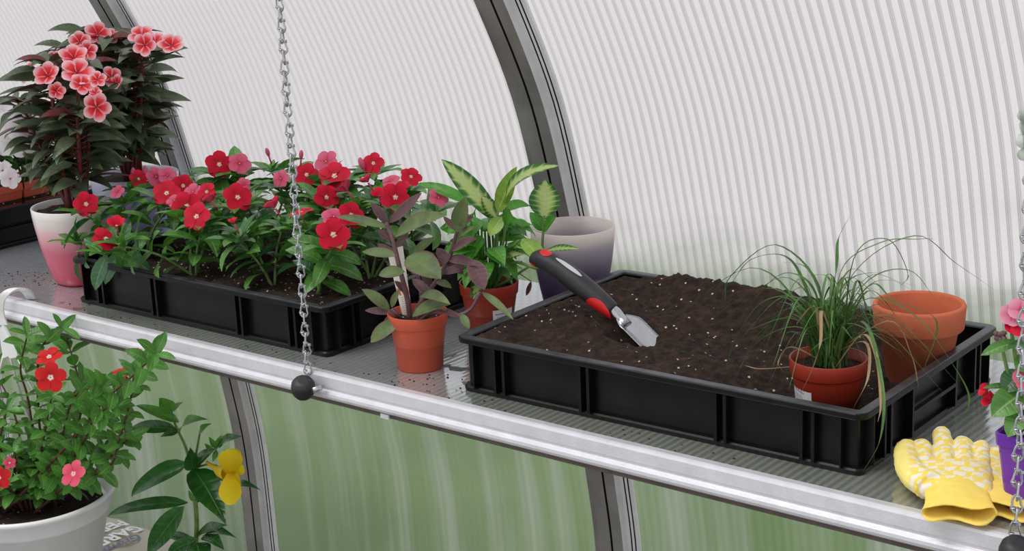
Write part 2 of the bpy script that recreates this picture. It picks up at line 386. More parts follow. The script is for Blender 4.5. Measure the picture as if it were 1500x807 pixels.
# ------------------------------------------------------------------ setting: arch wall
PROF = [(.640, -.86), (.638, -.74), (.630, -.5), (.605, -.33), (.574, -.15), (.540, 0), (.503, .15), (.448, .33), (.367, .49), (.268, .65), (.150, .79), (0, .92), (-.2, 1.04), (-.45, 1.12)]
CUR = [(p.x, p.y) for p in spline([V((a, b, 0)) for a, b in PROF], 5)]
def cur_normal(i):
    a = V(CUR[max(0, i-1)]); b = V(CUR[min(len(CUR)-1, i+1)]); t = (b-a).normalized()
    return V((-t.y, t.x))        # points into the house (-Y)
def panelmat():
    m, nt, ns, ln = newmat('twin_wall_polycarbonate')
    o = ns.new('ShaderNodeOutputMaterial')
    tc = ns.new('ShaderNodeTexCoord'); sx = ns.new('ShaderNodeSeparateXYZ'); ln.new(tc.outputs['Object'], sx.inputs[0])
    X = sx.outputs[0]; Z = sx.outputs[2]
    fr = mth(nt, 'FRACT', mth(nt, 'DIVIDE', X, .0162))
    st = ramp(nt, [(0, (.99,)*3), (.16, (.99,)*3), (.23, (.56, .54, .59)), (.31, (.80,)*3), (.39, (.58, .57, .62)), (.48, (.82,)*3), (.57, (.70, .68, .73)), (.68, (.99,)*3), (1, (.99,)*3)])
    ln.new(fr, st.inputs['Fac'])
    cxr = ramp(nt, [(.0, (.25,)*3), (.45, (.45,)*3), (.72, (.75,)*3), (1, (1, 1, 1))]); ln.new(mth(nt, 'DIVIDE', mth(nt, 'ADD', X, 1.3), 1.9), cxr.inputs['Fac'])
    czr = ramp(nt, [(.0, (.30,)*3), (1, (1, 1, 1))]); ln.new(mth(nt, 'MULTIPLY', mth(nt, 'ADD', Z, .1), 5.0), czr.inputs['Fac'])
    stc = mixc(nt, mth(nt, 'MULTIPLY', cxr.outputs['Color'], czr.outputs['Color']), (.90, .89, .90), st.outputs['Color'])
    # long vertical condensation streaks
    cx = ns.new('ShaderNodeCombineXYZ'); ln.new(mth(nt, 'MULTIPLY', X, 14.0), cx.inputs[0]); ln.new(mth(nt, 'MULTIPLY', Z, .9), cx.inputs[2])
    n1 = ns.new('ShaderNodeTexNoise'); n1.inputs['Scale'].default_value = 1.0; n1.inputs['Detail'].default_value = 3; ln.new(cx.outputs[0], n1.inputs['Vector'])
    rs = ramp(nt, [(.45, (0, 0, 0)), (.72, (1, 1, 1))]); ln.new(n1.outputs['Fac'], rs.inputs['Fac'])
    lowz = ramp(nt, [(.0, (1, 1, 1)), (1, (0, 0, 0))]); ln.new(mth(nt, 'MULTIPLY', mth(nt, 'ADD', Z, .25), 4.0), lowz.inputs['Fac'])
    strk = mth(nt, 'MULTIPLY', mth(nt, 'MULTIPLY', rs.outputs['Color'], lowz.outputs['Color']), .34)
    # broad milky patches
    n2 = ns.new('ShaderNodeTexNoise'); n2.inputs['Scale'].default_value = 3.0; ln.new(tc.outputs['Object'], n2.inputs['Vector'])
    lw = ns.new('ShaderNodeLayerWeight'); lw.inputs['Blend'].default_value = .45
    milk = mth(nt, 'ADD', mth(nt, 'MULTIPLY', n2.outputs['Fac'], .16), mth(nt, 'MULTIPLY', lw.outputs['Facing'], .30))
    fac = mth(nt, 'MINIMUM', mth(nt, 'ADD', mth(nt, 'ADD', milk, strk), .0), .9)
    tr = ns.new('ShaderNodeBsdfTransparent'); tl = ns.new('ShaderNodeBsdfTranslucent'); df = ns.new('ShaderNodeBsdfDiffuse')
    tint = mixc(nt, 1.0, stc, (.97, .965, .965), 'MULTIPLY')
    ln.new(tint, tr.inputs['Color']); ln.new(stc, tl.inputs['Color']); ln.new(stc, df.inputs['Color'])
    a = ns.new('ShaderNodeMixShader'); a.inputs[0].default_value = .35; ln.new(tl.outputs[0], a.inputs[1]); ln.new(df.outputs[0], a.inputs[2])
    b = ns.new('ShaderNodeMixShader'); ln.new(fac, b.inputs[0]); ln.new(tr.outputs[0], b.inputs[1]); ln.new(a.outputs[0], b.inputs[2])
    g = ns.new('ShaderNodeBsdfGlossy'); g.inputs['Roughness'].default_value = .22
    bp = ns.new('ShaderNodeBump'); bp.inputs['Strength'].default_value = .5; bp.inputs['Distance'].default_value = .002; ln.new(st.outputs['Color'], bp.inputs['Height'])
    ln.new(bp.outputs['Normal'], g.inputs['Normal'])
    fz = ns.new('ShaderNodeFresnel'); fz.inputs['IOR'].default_value = 1.4
    c = ns.new('ShaderNodeMixShader'); ln.new(mth(nt, 'MULTIPLY', fz.outputs[0], .6), c.inputs[0]); ln.new(b.outputs[0], c.inputs[1]); ln.new(g.outputs[0], c.inputs[2])
    ln.new(c.outputs[0], o.inputs[0]); return m
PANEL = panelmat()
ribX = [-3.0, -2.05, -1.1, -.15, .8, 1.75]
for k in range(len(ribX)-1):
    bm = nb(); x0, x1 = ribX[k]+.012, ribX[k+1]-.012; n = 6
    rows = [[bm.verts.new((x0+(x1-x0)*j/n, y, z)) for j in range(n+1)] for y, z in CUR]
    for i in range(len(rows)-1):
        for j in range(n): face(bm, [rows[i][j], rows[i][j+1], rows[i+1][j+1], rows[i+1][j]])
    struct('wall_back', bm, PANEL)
# arch ribs: swept section (x offset, height into the house)
def sweep(bm, x, sec, mi=0, closed=False):
    rows = []
    for i, (y, z) in enumerate(CUR):
        nn = cur_normal(i)
        rows.append([bm.verts.new((x+a, y+nn.x*h, z+nn.y*h)) for a, h in sec])
    for i in range(len(rows)-1):
        for j in range(len(sec)-1): face(bm, [rows[i][j], rows[i][j+1], rows[i+1][j+1], rows[i+1][j]], mi=mi, smooth=False)
for k, x in enumerate(ribX):
    bm = nb()
    sweep(bm, x, [(-.048, .001), (-.048, .006), (-.028, .006), (-.028, .020), (-.002, .020)])
    sweep(bm, x, [(-.002, .020), (-.002, .006), (.0025, .006), (.0025, .020)], 1)
    sweep(bm, x, [(.0025, .020), (.024, .020)]); sweep(bm, x, [(.024, .020), (.024, .006), (.032, .006)], 2)
    sweep(bm, x, [(.032, .006), (.032, .0035), (.035, .0035), (.035, .006)], 1)
    sweep(bm, x, [(.035, .006), (.040, .006)], 2)
    sweep(bm, x, [(.040, .006), (.040, .0035), (.043, .0035), (.043, .006)], 1)
    sweep(bm, x, [(.043, .006), (.050, .006), (.050, .001)], 2)
    struct('trim_%d' % (k+1), bm, [RIBM, DARK, RIBL])
# purlin the shelf chains hang from
bm = nb(); box(bm, (-3, -.015, .845), (1.9, .015, .875)); struct('trim_7', bm, ALU)
# floor and outdoors
FLM = simple('floor_gravel', (.20, .19, .17), rough=.9, var=.3, nscale=60, bump=.4, bscale=120)
LAWN = simple('lawn_grass', (.135, .215, .075), rough=.9, var=.30, nscale=2.2)
PAVE = simple('pale_gravel_drive', (.80, .765, .775), rough=.9, var=.06, nscale=.8)
bm = nb(); box(bm, (-3.2, -2.6, -.90), (2.4, .64, -.85)); struct('floor', bm, FLM)
def ragged(bm, y0, y1, z, xs, edge0=0, edge1=0):
    a = [bm.verts.new((x, y0+edge0*noise.noise(V((x*1.7, 0, 3))), z)) for x in xs]; b = [bm.verts.new((x, y1+edge1*noise.noise(V((x*1.7, 0, 3))), z)) for x in xs]
    for i in range(len(xs)-1): face(bm, [a[i], a[i+1], b[i+1], b[i]], smooth=False)
xs = [-40+.5*i for i in range(121)]
m, nt, ns, ln = newmat('lawn_and_drive')
o = ns.new('ShaderNodeOutputMaterial'); p_ = ns.new('ShaderNodeBsdfDiffuse'); tc = ns.new('ShaderNodeTexCoord'); sx = ns.new('ShaderNodeSeparateXYZ'); ln.new(tc.outputs['Object'], sx.inputs[0])
nz = ns.new('ShaderNodeTexNoise'); nz.inputs['Scale'].default_value = 1.6; nz.inputs['Detail'].default_value = 6; ln.new(tc.outputs['Object'], nz.inputs['Vector'])
g_ = ramp(nt, [(.3, (.075, .145, .040)), (.7, (.125, .210, .070))]); ln.new(nz.outputs['Fac'], g_.inputs['Fac'])
y_ = mth(nt, 'ADD', sx.outputs[1], mth(nt, 'MULTIPLY', mth(nt, 'SUBTRACT', nz.outputs['Fac'], .5), 1.2))
gr = ramp(nt, [(0, (0, 0, 0)), (1, (1, 1, 1))], 'EASE'); ln.new(mth(nt, 'DIVIDE', mth(nt, 'SUBTRACT', y_, 2.7), 1.5), gr.inputs['Fac'])
ln.new(mixc(nt, gr.outputs['Color'], g_.outputs['Color'], (.60, .575, .580)), p_.inputs['Color']); ln.new(p_.outputs[0], o.inputs[0])
bm = nb(); ragged(bm, .64, 60, -.86, xs); struct('ground', bm, m)
# shrub beyond the wall
BUSH = simple('outdoor_shrub', (.42, .50, .42), rough=.8, var=.15, nscale=12)
bm = nb()
c0 = at(1503, 112, 1, 5.0)
for k in range(60):
    v = V((R.gauss(0, 1), R.gauss(0, 1), R.gauss(0, 1))).normalized()*R.uniform(.6, 1)
    p = V((c0.x+.10+v.x*.13, 5.0+v.y*.13, -.70+.15+v.z*.13*1.15))
    blob(bm, p, R.uniform(.02, .045), n=8, m=6)
tube(bm, [(c0.x+.10, 5, -.87), (c0.x+.10, 5, -.6)], .012)
tag(obj('shrub', bm, BUSH), 'small green shrub outdoors, blurred behind the translucent panel at far right', 'shrub')

# ------------------------------------------------------------------ shelf
def shelfmat():
    m, nt, ns, ln = newmat('fluted_shelf_sheet')
    o = ns.new('ShaderNodeOutputMaterial'); p = ns.new('ShaderNodeBsdfPrincipled')
    tc = ns.new('ShaderNodeTexCoord'); sx = ns.new('ShaderNodeSeparateXYZ'); ln.new(tc.outputs['Object'], sx.inputs[0])
    fr = mth(nt, 'FRACT', mth(nt, 'DIVIDE', sx.outputs[0], .0107))
    tri = mth(nt, 'ABSOLUTE', mth(nt, 'SUBTRACT', fr, .5))
    r = ramp(nt, [(0, (.32, .345, .30)), (.12, (.21, .23, .19)), (.36, (.17, .195, .15)), (.5, (.09, .105, .075))]); ln.new(tri, r.inputs['Fac'])
    nz = ns.new('ShaderNodeTexNoise'); nz.inputs['Scale'].default_value = 6; nz.inputs['Detail'].default_value = 5; ln.new(tc.outputs['Object'], nz.inputs['Vector'])
    dx = ramp(nt, [(0, (.85,)*3), (.42, (.80,)*3), (.47, (.12,)*3), (.62, (.10,)*3), (.66, (.55,)*3), (.72, (.5,)*3), (.75, (.05,)*3), (.93, (.05,)*3), (1, (.35,)*3)])  # paler at left and in crate gaps: wall reflections painted into the colour
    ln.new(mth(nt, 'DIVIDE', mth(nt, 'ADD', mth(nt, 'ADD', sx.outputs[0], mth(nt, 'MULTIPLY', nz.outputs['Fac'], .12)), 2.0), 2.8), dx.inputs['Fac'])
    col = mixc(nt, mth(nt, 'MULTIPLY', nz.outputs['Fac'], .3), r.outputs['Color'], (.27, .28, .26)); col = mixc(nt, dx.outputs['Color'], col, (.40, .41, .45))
    ln.new(col, p.inputs['Base Color'])
    p.inputs['IOR'].default_value = 2.0; p.inputs['Specular IOR Level'].default_value = .6
    ln.new(mth(nt, 'ADD', mth(nt, 'MULTIPLY', nz.outputs['Fac'], .14), .04), p.inputs['Roughness'])
    # fine scratches along the flutes
    cx = ns.new('ShaderNodeCombineXYZ'); ln.new(mth(nt, 'MULTIPLY', sx.outputs[0], 260.0), cx.inputs[0]); ln.new(mth(nt, 'MULTIPLY', sx.outputs[1], 6.0), cx.inputs[1])
    n3 = ns.new('ShaderNodeTexNoise'); n3.inputs['Scale'].default_value = 1; ln.new(cx.outputs[0], n3.inputs['Vector'])
    h = mth(nt, 'ADD', mth(nt, 'MULTIPLY', tri, 1.4), mth(nt, 'MULTIPLY', n3.outputs['Fac'], .9))
    b = ns.new('ShaderNodeBump'); b.inputs['Strength'].default_value = .16; b.inputs['Distance'].default_value = .0010
    ln.new(h, b.inputs['Height']); ln.new(b.outputs['Normal'], p.inputs['Normal'])
    g = ns.new('ShaderNodeBsdfGlossy'); g.inputs['Roughness'].default_value = .13; g.inputs['Color'].default_value = (.95, .96, 1, 1); ln.new(b.outputs['Normal'], g.inputs['Normal'])
    lw = ns.new('ShaderNodeFresnel'); lw.inputs['IOR'].default_value = 2.3
    mx = ns.new('ShaderNodeMixShader'); ln.new(mth(nt, 'MULTIPLY', lw.outputs[0], .9), mx.inputs[0]); ln.new(p.outputs[0], mx.inputs[1]); ln.new(g.outputs[0], mx.inputs[2]); ln.new(mx.outputs[0], o.inputs[0]); return m
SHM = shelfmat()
sh = thing('plant_shelf', 'long translucent fluted shelf with an aluminium front rail along the arched wall', 'shelf', (0, .27, 0))
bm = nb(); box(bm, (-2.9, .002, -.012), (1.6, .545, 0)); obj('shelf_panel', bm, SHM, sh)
bm = nb()
sec = [(.014, -.001), (.014, .0032), (.002, .0042), (-.0015, .0032), (-.003, .000), (-.0035, -.014), (-.0022, -.0165), (-.0022, -.0185), (-.0045, -.0200), (-.0065, -.0230), (-.0068, -.0270), (-.0055, -.0305), (-.003, -.0325), (.004, -.0335), (.014, -.0335), (.014, -.013)]
xs = [-2.9+.15*i for i in range(31)]
rows = [[bm.verts.new((x, y, z)) for y, z in sec] for x in xs]
for i in range(len(rows)-1):
    for j in range(len(sec)): face(bm, [rows[i][j], rows[i][(j+1) % len(sec)], rows[i+1][(j+1) % len(sec)], rows[i+1][j]], smooth=False)
face(bm, rows[0], smooth=False); face(bm, rows[-1][::-1], smooth=False)
obj('front_rail', bm, ALU, sh, True)
bm = nb(); box(bm, (-2.9, .0, -.0395), (1.6, .013, -.0337)); obj('rail_underside_shade', bm, UNDERSHADE, sh)  # dark strip added to stand for the shadow under the rail
for x in ribX[1:-1]:
    bm = nb(); box(bm, (x-.01, .01, -.030), (x+.01, .55, -.0125)); obj('shelf_bracket', bm, ALU, sh)
# splice clip under the rail
bm = nb(); p = at(566, 603, 1, 0); box(bm, (p.x-.009, -.003, -.0405), (p.x+.006, .006, -.0338)); tag(obj('rail_clip', bm, ALU), 'small metal clip under the shelf rail, below the inch plant', 'clip')

# ------------------------------------------------------------------ crates
def rrect(wd, dp, r, ins, n=5):
    x0, y0, x1, y1 = ins, ins, wd-ins, dp-ins; r = max(r-ins, .003); o = []
    for cx, cy, a0 in ((x1-r, y0+r, -90), (x1-r, y1-r, 0), (x0+r, y1-r, 90), (x0+r, y0+r, 180)):
        for k in range(n+1):
            a = math.radians(a0+90*k/n); o.append((cx+r*math.cos(a), cy+r*math.sin(a)))
    return o
CW, CD, CH = .6, .4, .078
def loops(bm, prof, T, r=.016, mi=0, endcap=False):
    rings = [[bm.verts.new(T @ V((x, y, z))) for x, y in rrect(CW, CD, r, i)] for i, z in prof]
    n = len(rings[0])
    for a, b in zip(rings, rings[1:]):
        for j in range(n): face(bm, [a[j], a[(j+1) % n], b[(j+1) % n], b[j]], mi=mi, smooth=False)
    if endcap: face(bm, rings[-1], mi=mi, smooth=False)
def crate(x, y, rz, label, soilfn, soilm, soilmin=.016):
    T = Matrix.Translation((x, y, 0)) @ Matrix.Rotation(rz, 4, 'Z')
    c = T @ V((CW/2, CD/2, 0)); t = thing('plastic_crate', label, 'crate', c, 'black plastic crates on the shelf')
    bm = nb()
    loops(bm, [(.02, .0005), (.006, .0005), (.005, .006), (.007, .008), (.0125, .009), (.0125, CH-.011)], T)
    loops(bm, [(.0165, CH-.003), (.0165, .005)], T, endcap=True)
    def rib(u0, v0, u1, v1): box(bm, (u0, v0, .007), (u1, v1, CH-.0095), mtx=T)
    for u in (.066, .081, .205, .218, .405, .418, .520, .535):   # long sides
        rib(u-.0022, .0012, u+.0022, .014); rib(u-.0022, CD-.014, u+.0022, CD-.0012)
    for v in (.060, .076, .136, .264, .324, .340):               # short sides
        rib(.0012, v-.0022, .014, v+.0022); rib(CW-.014, v-.0022, CW-.0012, v+.0022)
    for uu in (.0012, CW-.008): box(bm, (uu, .138, .034), (uu+.0068, .262, .039), mtx=T)   # hand-hold ledge
    for cx in (0, 1):
        for cy in (0, 1):
            for (a, b) in ((.030, .0012), (.0012, .030)):
                u = a if cx == 0 else CW-a; v = b if cy == 0 else CD-b
                u0, u1 = (u-.001, u+.001) if a > b else ((.0012, .013) if cx == 0 else (CW-.013, CW-.0012))
                v0, v1 = (v-.001, v+.001) if b > a else ((.0012, .013) if cy == 0 else (CD-.013, CD-.0012))
                box(bm, (min(u0, u1), min(v0, v1), .007), (max(u0, u1), max(v0, v1), CH-.0095), mtx=T)
    obj('body', bm, BLACKP, t, True)
    bm = nb()
    loops(bm, [(.0125, CH-.0085), (.0005, CH-.0085), (0, CH-.007), (0, CH-.002), (.001, CH-.0007)], T, mi=1); loops(bm, [(.001, CH-.0007), (.0025, CH), (.0125, CH), (.0145, CH-.0015)], T); loops(bm, [(.0145, CH-.0015), (.0165, CH-.003), (.0165, CH-.011)], T, mi=1)
    bmesh.ops.remove_doubles(bm, verts=bm.verts, dist=1e-6)
    obj('rim', bm, [RIMP, BLACKP], t, True)
    bm = nb(); nx, ny = 190, 124; i0 = .0155
    g = []
    for j in range(ny+1):
        row = []
        for i in range(nx+1):
            u = i0+(CW-2*i0)*i/nx; v = i0+(CD-2*i0)*j/ny
            h = soilfn(u, v); q = V((u*70+x*9, v*70, 0))
            e = min(1, min(u-i0, CW-i0-u, v-i0, CD-i0-v)/.02)
            h += (noise.fractal(q, .7, 2.1, 5)*.0050+noise.noise(q*.25)*.005)*(.35+.65*e)
            row.append(bm.verts.new(T @ V((u, v, max(soilmin, h)))))
        g.append(row)
    for j in range(ny):
        for i in range(nx): face(bm, [g[j][i], g[j][i+1], g[j+1][i+1], g[j+1][i]])
    obj('soil', bm, soilm, t)
    return t, T
def sst(a, b, x):
    t = max(0, min(1, (x-a)/(b-a))); return t*t*(3-2*t)
def soil2(u, v):
    e = min(u, v, CD-v)
    h = .070 + .014*math.exp(-((u-.09)/.09)**2-((v-.13)/.10)**2) + .050*math.exp(-((u-.25)/.15)**2-((v-.34)/.07)**2)
    h -= .014*math.exp(-((u-.30)/.06)**2-((v-.19)/.08)**2)
    low = .034+.012*math.exp(-((v-.37)/.06)**2)
    h -= .022*math.exp(-((u-.198)/.034)**4-((v-.150)/.036)**4)
    s = sst(.30, .42, u-.10*sst(.25, .4, v)); h = h*(1-s)+low*s
    return min(h, CH-.006+max(0, (e-.016))*.55)
def soil1(u, v): return .063+.004*math.sin(u*30)*math.cos(v*25)
T2a = .01688
crateR, TR = crate(0, .0519, T2a, 'black crate in the middle of the shelf, heaped with dark potting soil', soil2, SOILB)
crateL, TL = crate(-.85025, .0551, .0004, 'black crate planted with red-flowered vinca behind the left chain', soil1, SOILP)
crateF, TF = crate(-1.885, .060, 0, 'black crate at the left edge holding square orange pots', lambda u, v: .02, SOILB)

# ------------------------------------------------------------------ chains
def link_mesh(kind):
    bm = nb(); H, W, r = .0195, .0108, .0013
    pts = []
    for k in range(18):
        a = 2*PI*k/18; x = math.cos(a)*W/2; z = math.sin(a)*H/2
        x *= (1.12 if z < 0 else .82)
        pts.append((x, 0, z))
    tube(bm, pts, r, 7, closed=True)
    pts = [(.0024*math.cos(k*.9)+.0022*0, .0026*math.sin(k*.9), H/2-.0045+.0002*k) for k in range(15)]
    tube(bm, [(x+W*.33, y, z) for x, y, z in pts], .0009, 6)
    tube(bm, [(x-W*.36, y, z-.010) for x, y, z in pts[:10]], .0009, 6)
    me = bpy.data.meshes.new('link'); bm.to_mesh(me); bm.free(); me.materials.append(GALV); return me
LK = link_mesh(0)
def chain(bot, ztop, label, seed):
    rr = random.Random(seed); t = thing('hanging_chain', label, 'chain', bot, 'shelf chains')
    n = int((ztop-bot[2]-.012)/.0142)
    for k in range(n):
        o = bpy.data.objects.new('link', LK); C.objects.link(o); o.parent = t
        o.location = (rr.uniform(-.0008, .0008), rr.uniform(-.0008, .0008), .012+k*.0142)
        o.rotation_euler = (rr.uniform(-.1, .1), rr.uniform(-.13, .13), .55+(PI/2 if k % 2 else 0)+rr.uniform(-.35, .35))
    return t
b1 = at(452, 551, 1, -.006); b2 = at(1487, 792, 1, -.006)
ch1 = chain(b1, .86, 'galvanised chain hanging in front of the vinca crate', 3)
ch2 = chain(b2, .86, 'galvanised chain in front of the purple pot', 4)
def cap(p, t):
    bm = nb()
    p = V(p); s = (r2*.75-u2*.65)
    prof = [(0, -.019), (.006, -.0185), (.012, -.015), (.0158, -.009), (.0172, -.001), (.0165, .006), (.013, .0115), (.007, .0135), (0, .0125)]
    rg = lathe(bm, prof, n=20)
    Mx = Matrix.Translation(p) @ Matrix.Rotation(.35, 4, 'Y') @ Matrix.Rotation(.25, 4, 'X')
    bmesh.ops.transform(bm, matrix=Mx, verts=bm.verts)
    obj('end_cap', bm, RUBBER, t)
    bm = nb(); tube(bm, [p+V((.004, .016, .004)), p+V((.010, .004, .010)), b_hook], .0016, 6); tube(bm, [p+V((.022, .016, 0)), p+V((.022, -.002, 0))], .004, 8)
    obj('bolt', bm, GALV, t)
b_hook = b1+V((0, 0, .004)); cap(at(444, 567, 1, -.026), ch1)
b_hook = b2+V((0, 0, .004)); cap(at(1488, 808, 1, -.026), ch2)

# ------------------------------------------------------------------ pots
def nursery_pot(bm, c, rb, rt_, h, rimh=.019, mi=0):
    c = V(c)
    prof = [(0, .002), (rb*.92, .002), (rb*.95, 0), (rb, .001), (rb+(rt_-.003-rb)*(1-rimh/h), h-rimh), (rt_-.0015, h-rimh+.0006), (rt_-.0008, h-rimh+.002), (rt_+.0005, h-.001), (rt_, h), (rt_-.0014, h-.0005), (rt_-.003, h-rimh), (rb-.0015, .006), (0, .005)]
    lathe(bm, prof, c, 48, mi)
def soil_disc(bm, c, r, z, amp=.002, n=26, rings=9):
    c = V(c); prev = None
    for k in range(rings+1):
        rr = r*k/rings; cur = []
        for j in range(n):
            a = 2*PI*j/n; q = V((rr*math.cos(a), rr*math.sin(a), 0))
            cur.append(bm.verts.new(c+q+V((0, 0, z+noise.fractal((q+c)*90, .8, 2, 3)*amp+(0 if k < rings else -.002)))))
        if prev:
            for j in range(n): face(bm, [prev[j], prev[(j+1) % n], cur[(j+1) % n], cur[j]])
        prev = cur
def wrap_label(c, rb, rt_, h, a0, a1, z0, z1, parent, name='label', mat=None, slant=0):
    bm = nb(); n = 8; c = V(c)
    for i in range(n):
        q = []
        for (k, zz) in ((i, 0), (i+1, 0), (i+1, 1), (i, 1)):
            f = k/n; a = a0+(a1-a0)*f; z = (z0 if zz == 0 else z1)+slant*f
            r = rb+(rt_-rb)*z/h+.0007
            q.append((bm.verts.new(c+V((r*math.cos(a), r*math.sin(a), z))), (f, zz)))
        face(bm, [v for v, _ in q], [u for _, u in q])
    return obj(name, bm, mat or LAB, parent)
# angle (world) facing the camera from a point
def camang(p): return math.atan2(CAM.y-p[1], CAM.x-p[0])

# ------------------------------------------------------------------ vinca
def vinca_leafpair(bm, p, axis, size, a, droop, mi=0, npair=2, el=.5, wr=.40):
    s, t = frame_for(axis)
    for k in range(npair):
        b = a+2*PI*k/npair; o = s*math.cos(b)+t*math.sin(b)
        L = size*R.uniform(.8, 1.15)
        leaf(bm, p, o+axis*el, axis-o*.3, L, L*wr, droop=droop*R.uniform(.6, 1.3), fold=.25, kind='ell', seg=6, mi=mi if R.random() < .7 else 1-mi, cs=(-1, -.5, 0, .5, 1), wav=.03)
def vinca(name, base, tips, flowers, label, cat='plant', group=None, leafs=.059, mats=None, fmats=None, stemm=None, extra=None, fr=.021, ped=.018, gap=.016, tiproset=6):
    base = V(base)
    t = thing(name, label, cat, base, group)
    st = nb(); fo = nb()
    allt = []
    for tip in tips:
        tip = V(tip); mid = base.lerp(tip, .45)+V((0, 0, (tip-base).length*.10)); mid = V(mid)
        pts = spline([base+V((R.uniform(-.006, .006), R.uniform(-.006, .006), -.002)), mid, tip], 6)
        k = len(pts); tube(st, pts, [.0026*(1-.45*i/k) for i in range(k)], 6)
        acc = 0; a = R.random()*3
        tot = sum((pts[i+1]-pts[i]).length for i in range(k-1)); run = 0
        for i in range(k-1):
            seg = (pts[i+1]-pts[i]); acc += seg.length; run += seg.length
            if acc > gap and run > tot*.22:
                acc = 0; a += PI/2+R.uniform(-.2, .2)
                vinca_leafpair(fo, pts[i+1], seg.normalized(), leafs*(.8+.35*run/tot), a, 1.1, el=.35)
        vinca_leafpair(fo, tip, V((0, 0, 1)), leafs*.95, R.random()*6, .9, npair=tiproset, el=.45)
        vinca_leafpair(fo, tip+V((0, 0, .003)), V((0, 0, 1)), leafs*.45, R.random()*6, .3, npair=3, el=1.3)
        allt.append(tip)
    for (p, nrm, kind, r) in flowers:
        p = V(p); q = min(allt, key=lambda x: (x-p).length)
        bm = nb(); nrm = V(nrm).normalized(); back = p-nrm*ped
        tube(st, [q, q.lerp(back, .6)+V((0, 0, .003)), back], .0011, 5)
        m = (fmats or {}).get(kind[0], RED)
        if kind == 'bud' or kind == 'pbud':
            tube(bm, [back, p], [.0013, .0018], 6)
            blob(bm, p+nrm*.004, .0042*r/.02, (1, 1, 2.2), d=nrm); flo = obj('flower_bud', bm, (fmats or {}).get('p', PNK), t)
        else:
            tube(bm, [back, p-nrm*.001], [.0011, .0018], 6, mi=1)
            cup = .1 if kind != 'half' else 1.1
            flower(bm, p, nrm, r, cup=cup)
            blob(bm, p+nrm*.0015, r*.055, (1, 1, .6), mi=2, n=6, m=4, d=nrm)
            flo = obj('flower', bm, [m, (fmats or {}).get('p', PNK), (fmats or {}).get('e', PAPERY)], t)
    obj('stems', st, stemm or STG, t); obj('foliage', fo, mats or [VL, VLD], t)
    return t
PAPERY = simple('flower_eye', (.85, .75, .35), rough=.6)
todir = lambda p: (CAM-V(p)).normalized()
def canopy(px, py, a=.145, b=.20):
    return atp(px, py, V((0, -b, 1)).normalized(), a/V((0, -b, 1)).length)
# (px, py, kind, radius)
FL = [(126, 299, 'r', .021), (155, 350, 'r', .022), (171, 332, 'half', .018), (172, 281, 'p', .013), (195, 256, 'pbud', .02), (203, 262, 'r', .016), (213, 254, 'pbud', .022), (228, 259, 'p', .017), (245, 257, 'p', .016),
      (244, 283, 'r', .023), (268, 272, 'r', .019), (274, 302, 'r', .024), (288, 317, 'r', .023), (256, 294, 'p', .014), (283, 281, 'p', .016), (303, 281, 'r', .016), (311, 296, 'half', .018),
      (321, 241, 'r', .024), (351, 240, 'p', .020), (357, 270, 'p', .012), (348, 289, 'r', .024), (343, 327, 'half', .010),
      (412, 262, 'p', .015), (403, 305, 'half', .020), (441, 311, 'r', .019), (449, 256, 'r', .020), (478, 237, 'p', .021), (490, 258, 'r', .026), (478, 289, 'r', .021), (509, 280, 'half', .022),
      (539, 267, 'half', .015), (547, 239, 'r', .018), (531, 243, 'pbud', .024), (573, 265, 'p', .015), (602, 259, 'r', .018), (579, 289, 'r', .023), (556, 289, 'half', .016), (590, 280, 'half', .016),
      (514, 315, 'r', .021), (489, 318, 'p', .019), (488, 344, 'r', .026), (642, 290, 'p', .016), (393, 226, 'pbud', .018), (441, 230, 'pbud', .018)]
bases = []
for r_, v in enumerate((.075, .20, .325)):
    for c_, u in enumerate((.095, .235, .375, .505)):
        bases.append((u+R.uniform(-.02, .02), v+R.uniform(-.02, .02), r_, c_))
VN = {(0, 0): 'red vinca at the front left corner of the crate, leaning over its rim', (0, 1): 'red vinca second from the left along the crate front',
      (0, 2): 'vinca planted at the crate front just left of the chain', (0, 3): 'red vinca at the front right corner of its crate, one large bloom facing forward',
      (1, 0): 'vinca in the middle row beside the crate left side, before the lavender pot', (1, 1): 'vinca in the middle row with a cluster of red blooms',
      (1, 2): 'leafy vinca in the middle row behind the chain', (1, 3): 'vinca in the middle row behind the purple inch plant',
      (2, 0): 'vinca in the back left corner of its crate', (2, 1): 'vinca in the back row with two red blooms against the panel',
      (2, 2): 'tall vinca in the back row, its bunch of red blooms right of the chain', (2, 3): 'vinca in the back right corner of its crate beside the variegated plant'}
fw = []
for px, py, k, r in FL:
    p = canopy(px, py, .150, .17)
    v = min(max(p.y, .03), .47)
    if v != p.y: p = at(px, py, 1, v)
    n = (todir(p)*(1.0 if r > .0225 else .55)+V((R.uniform(-.6, .6), R.uniform(-.3, .3), R.uniform(.1, .9)))).normalized()
    if k == 'half': n = (V((R.uniform(-.6, .6), -.3, .9))).normalized()
    if 'bud' in k: n = V((R.uniform(-.3, .3), R.uniform(-.3, .3), 1)).normalized()
    fw.append((p, n, k, r))
asg = {i: [] for i in range(len(bases))}
wb = [TL @ V((u, v, .062)) for u, v, _, _ in bases]
for f in fw:
    i = min(range(len(bases)), key=lambda i: (wb[i].xy-f[0].xy).length+.1*len(asg[i])*.05); asg[i].append(f)
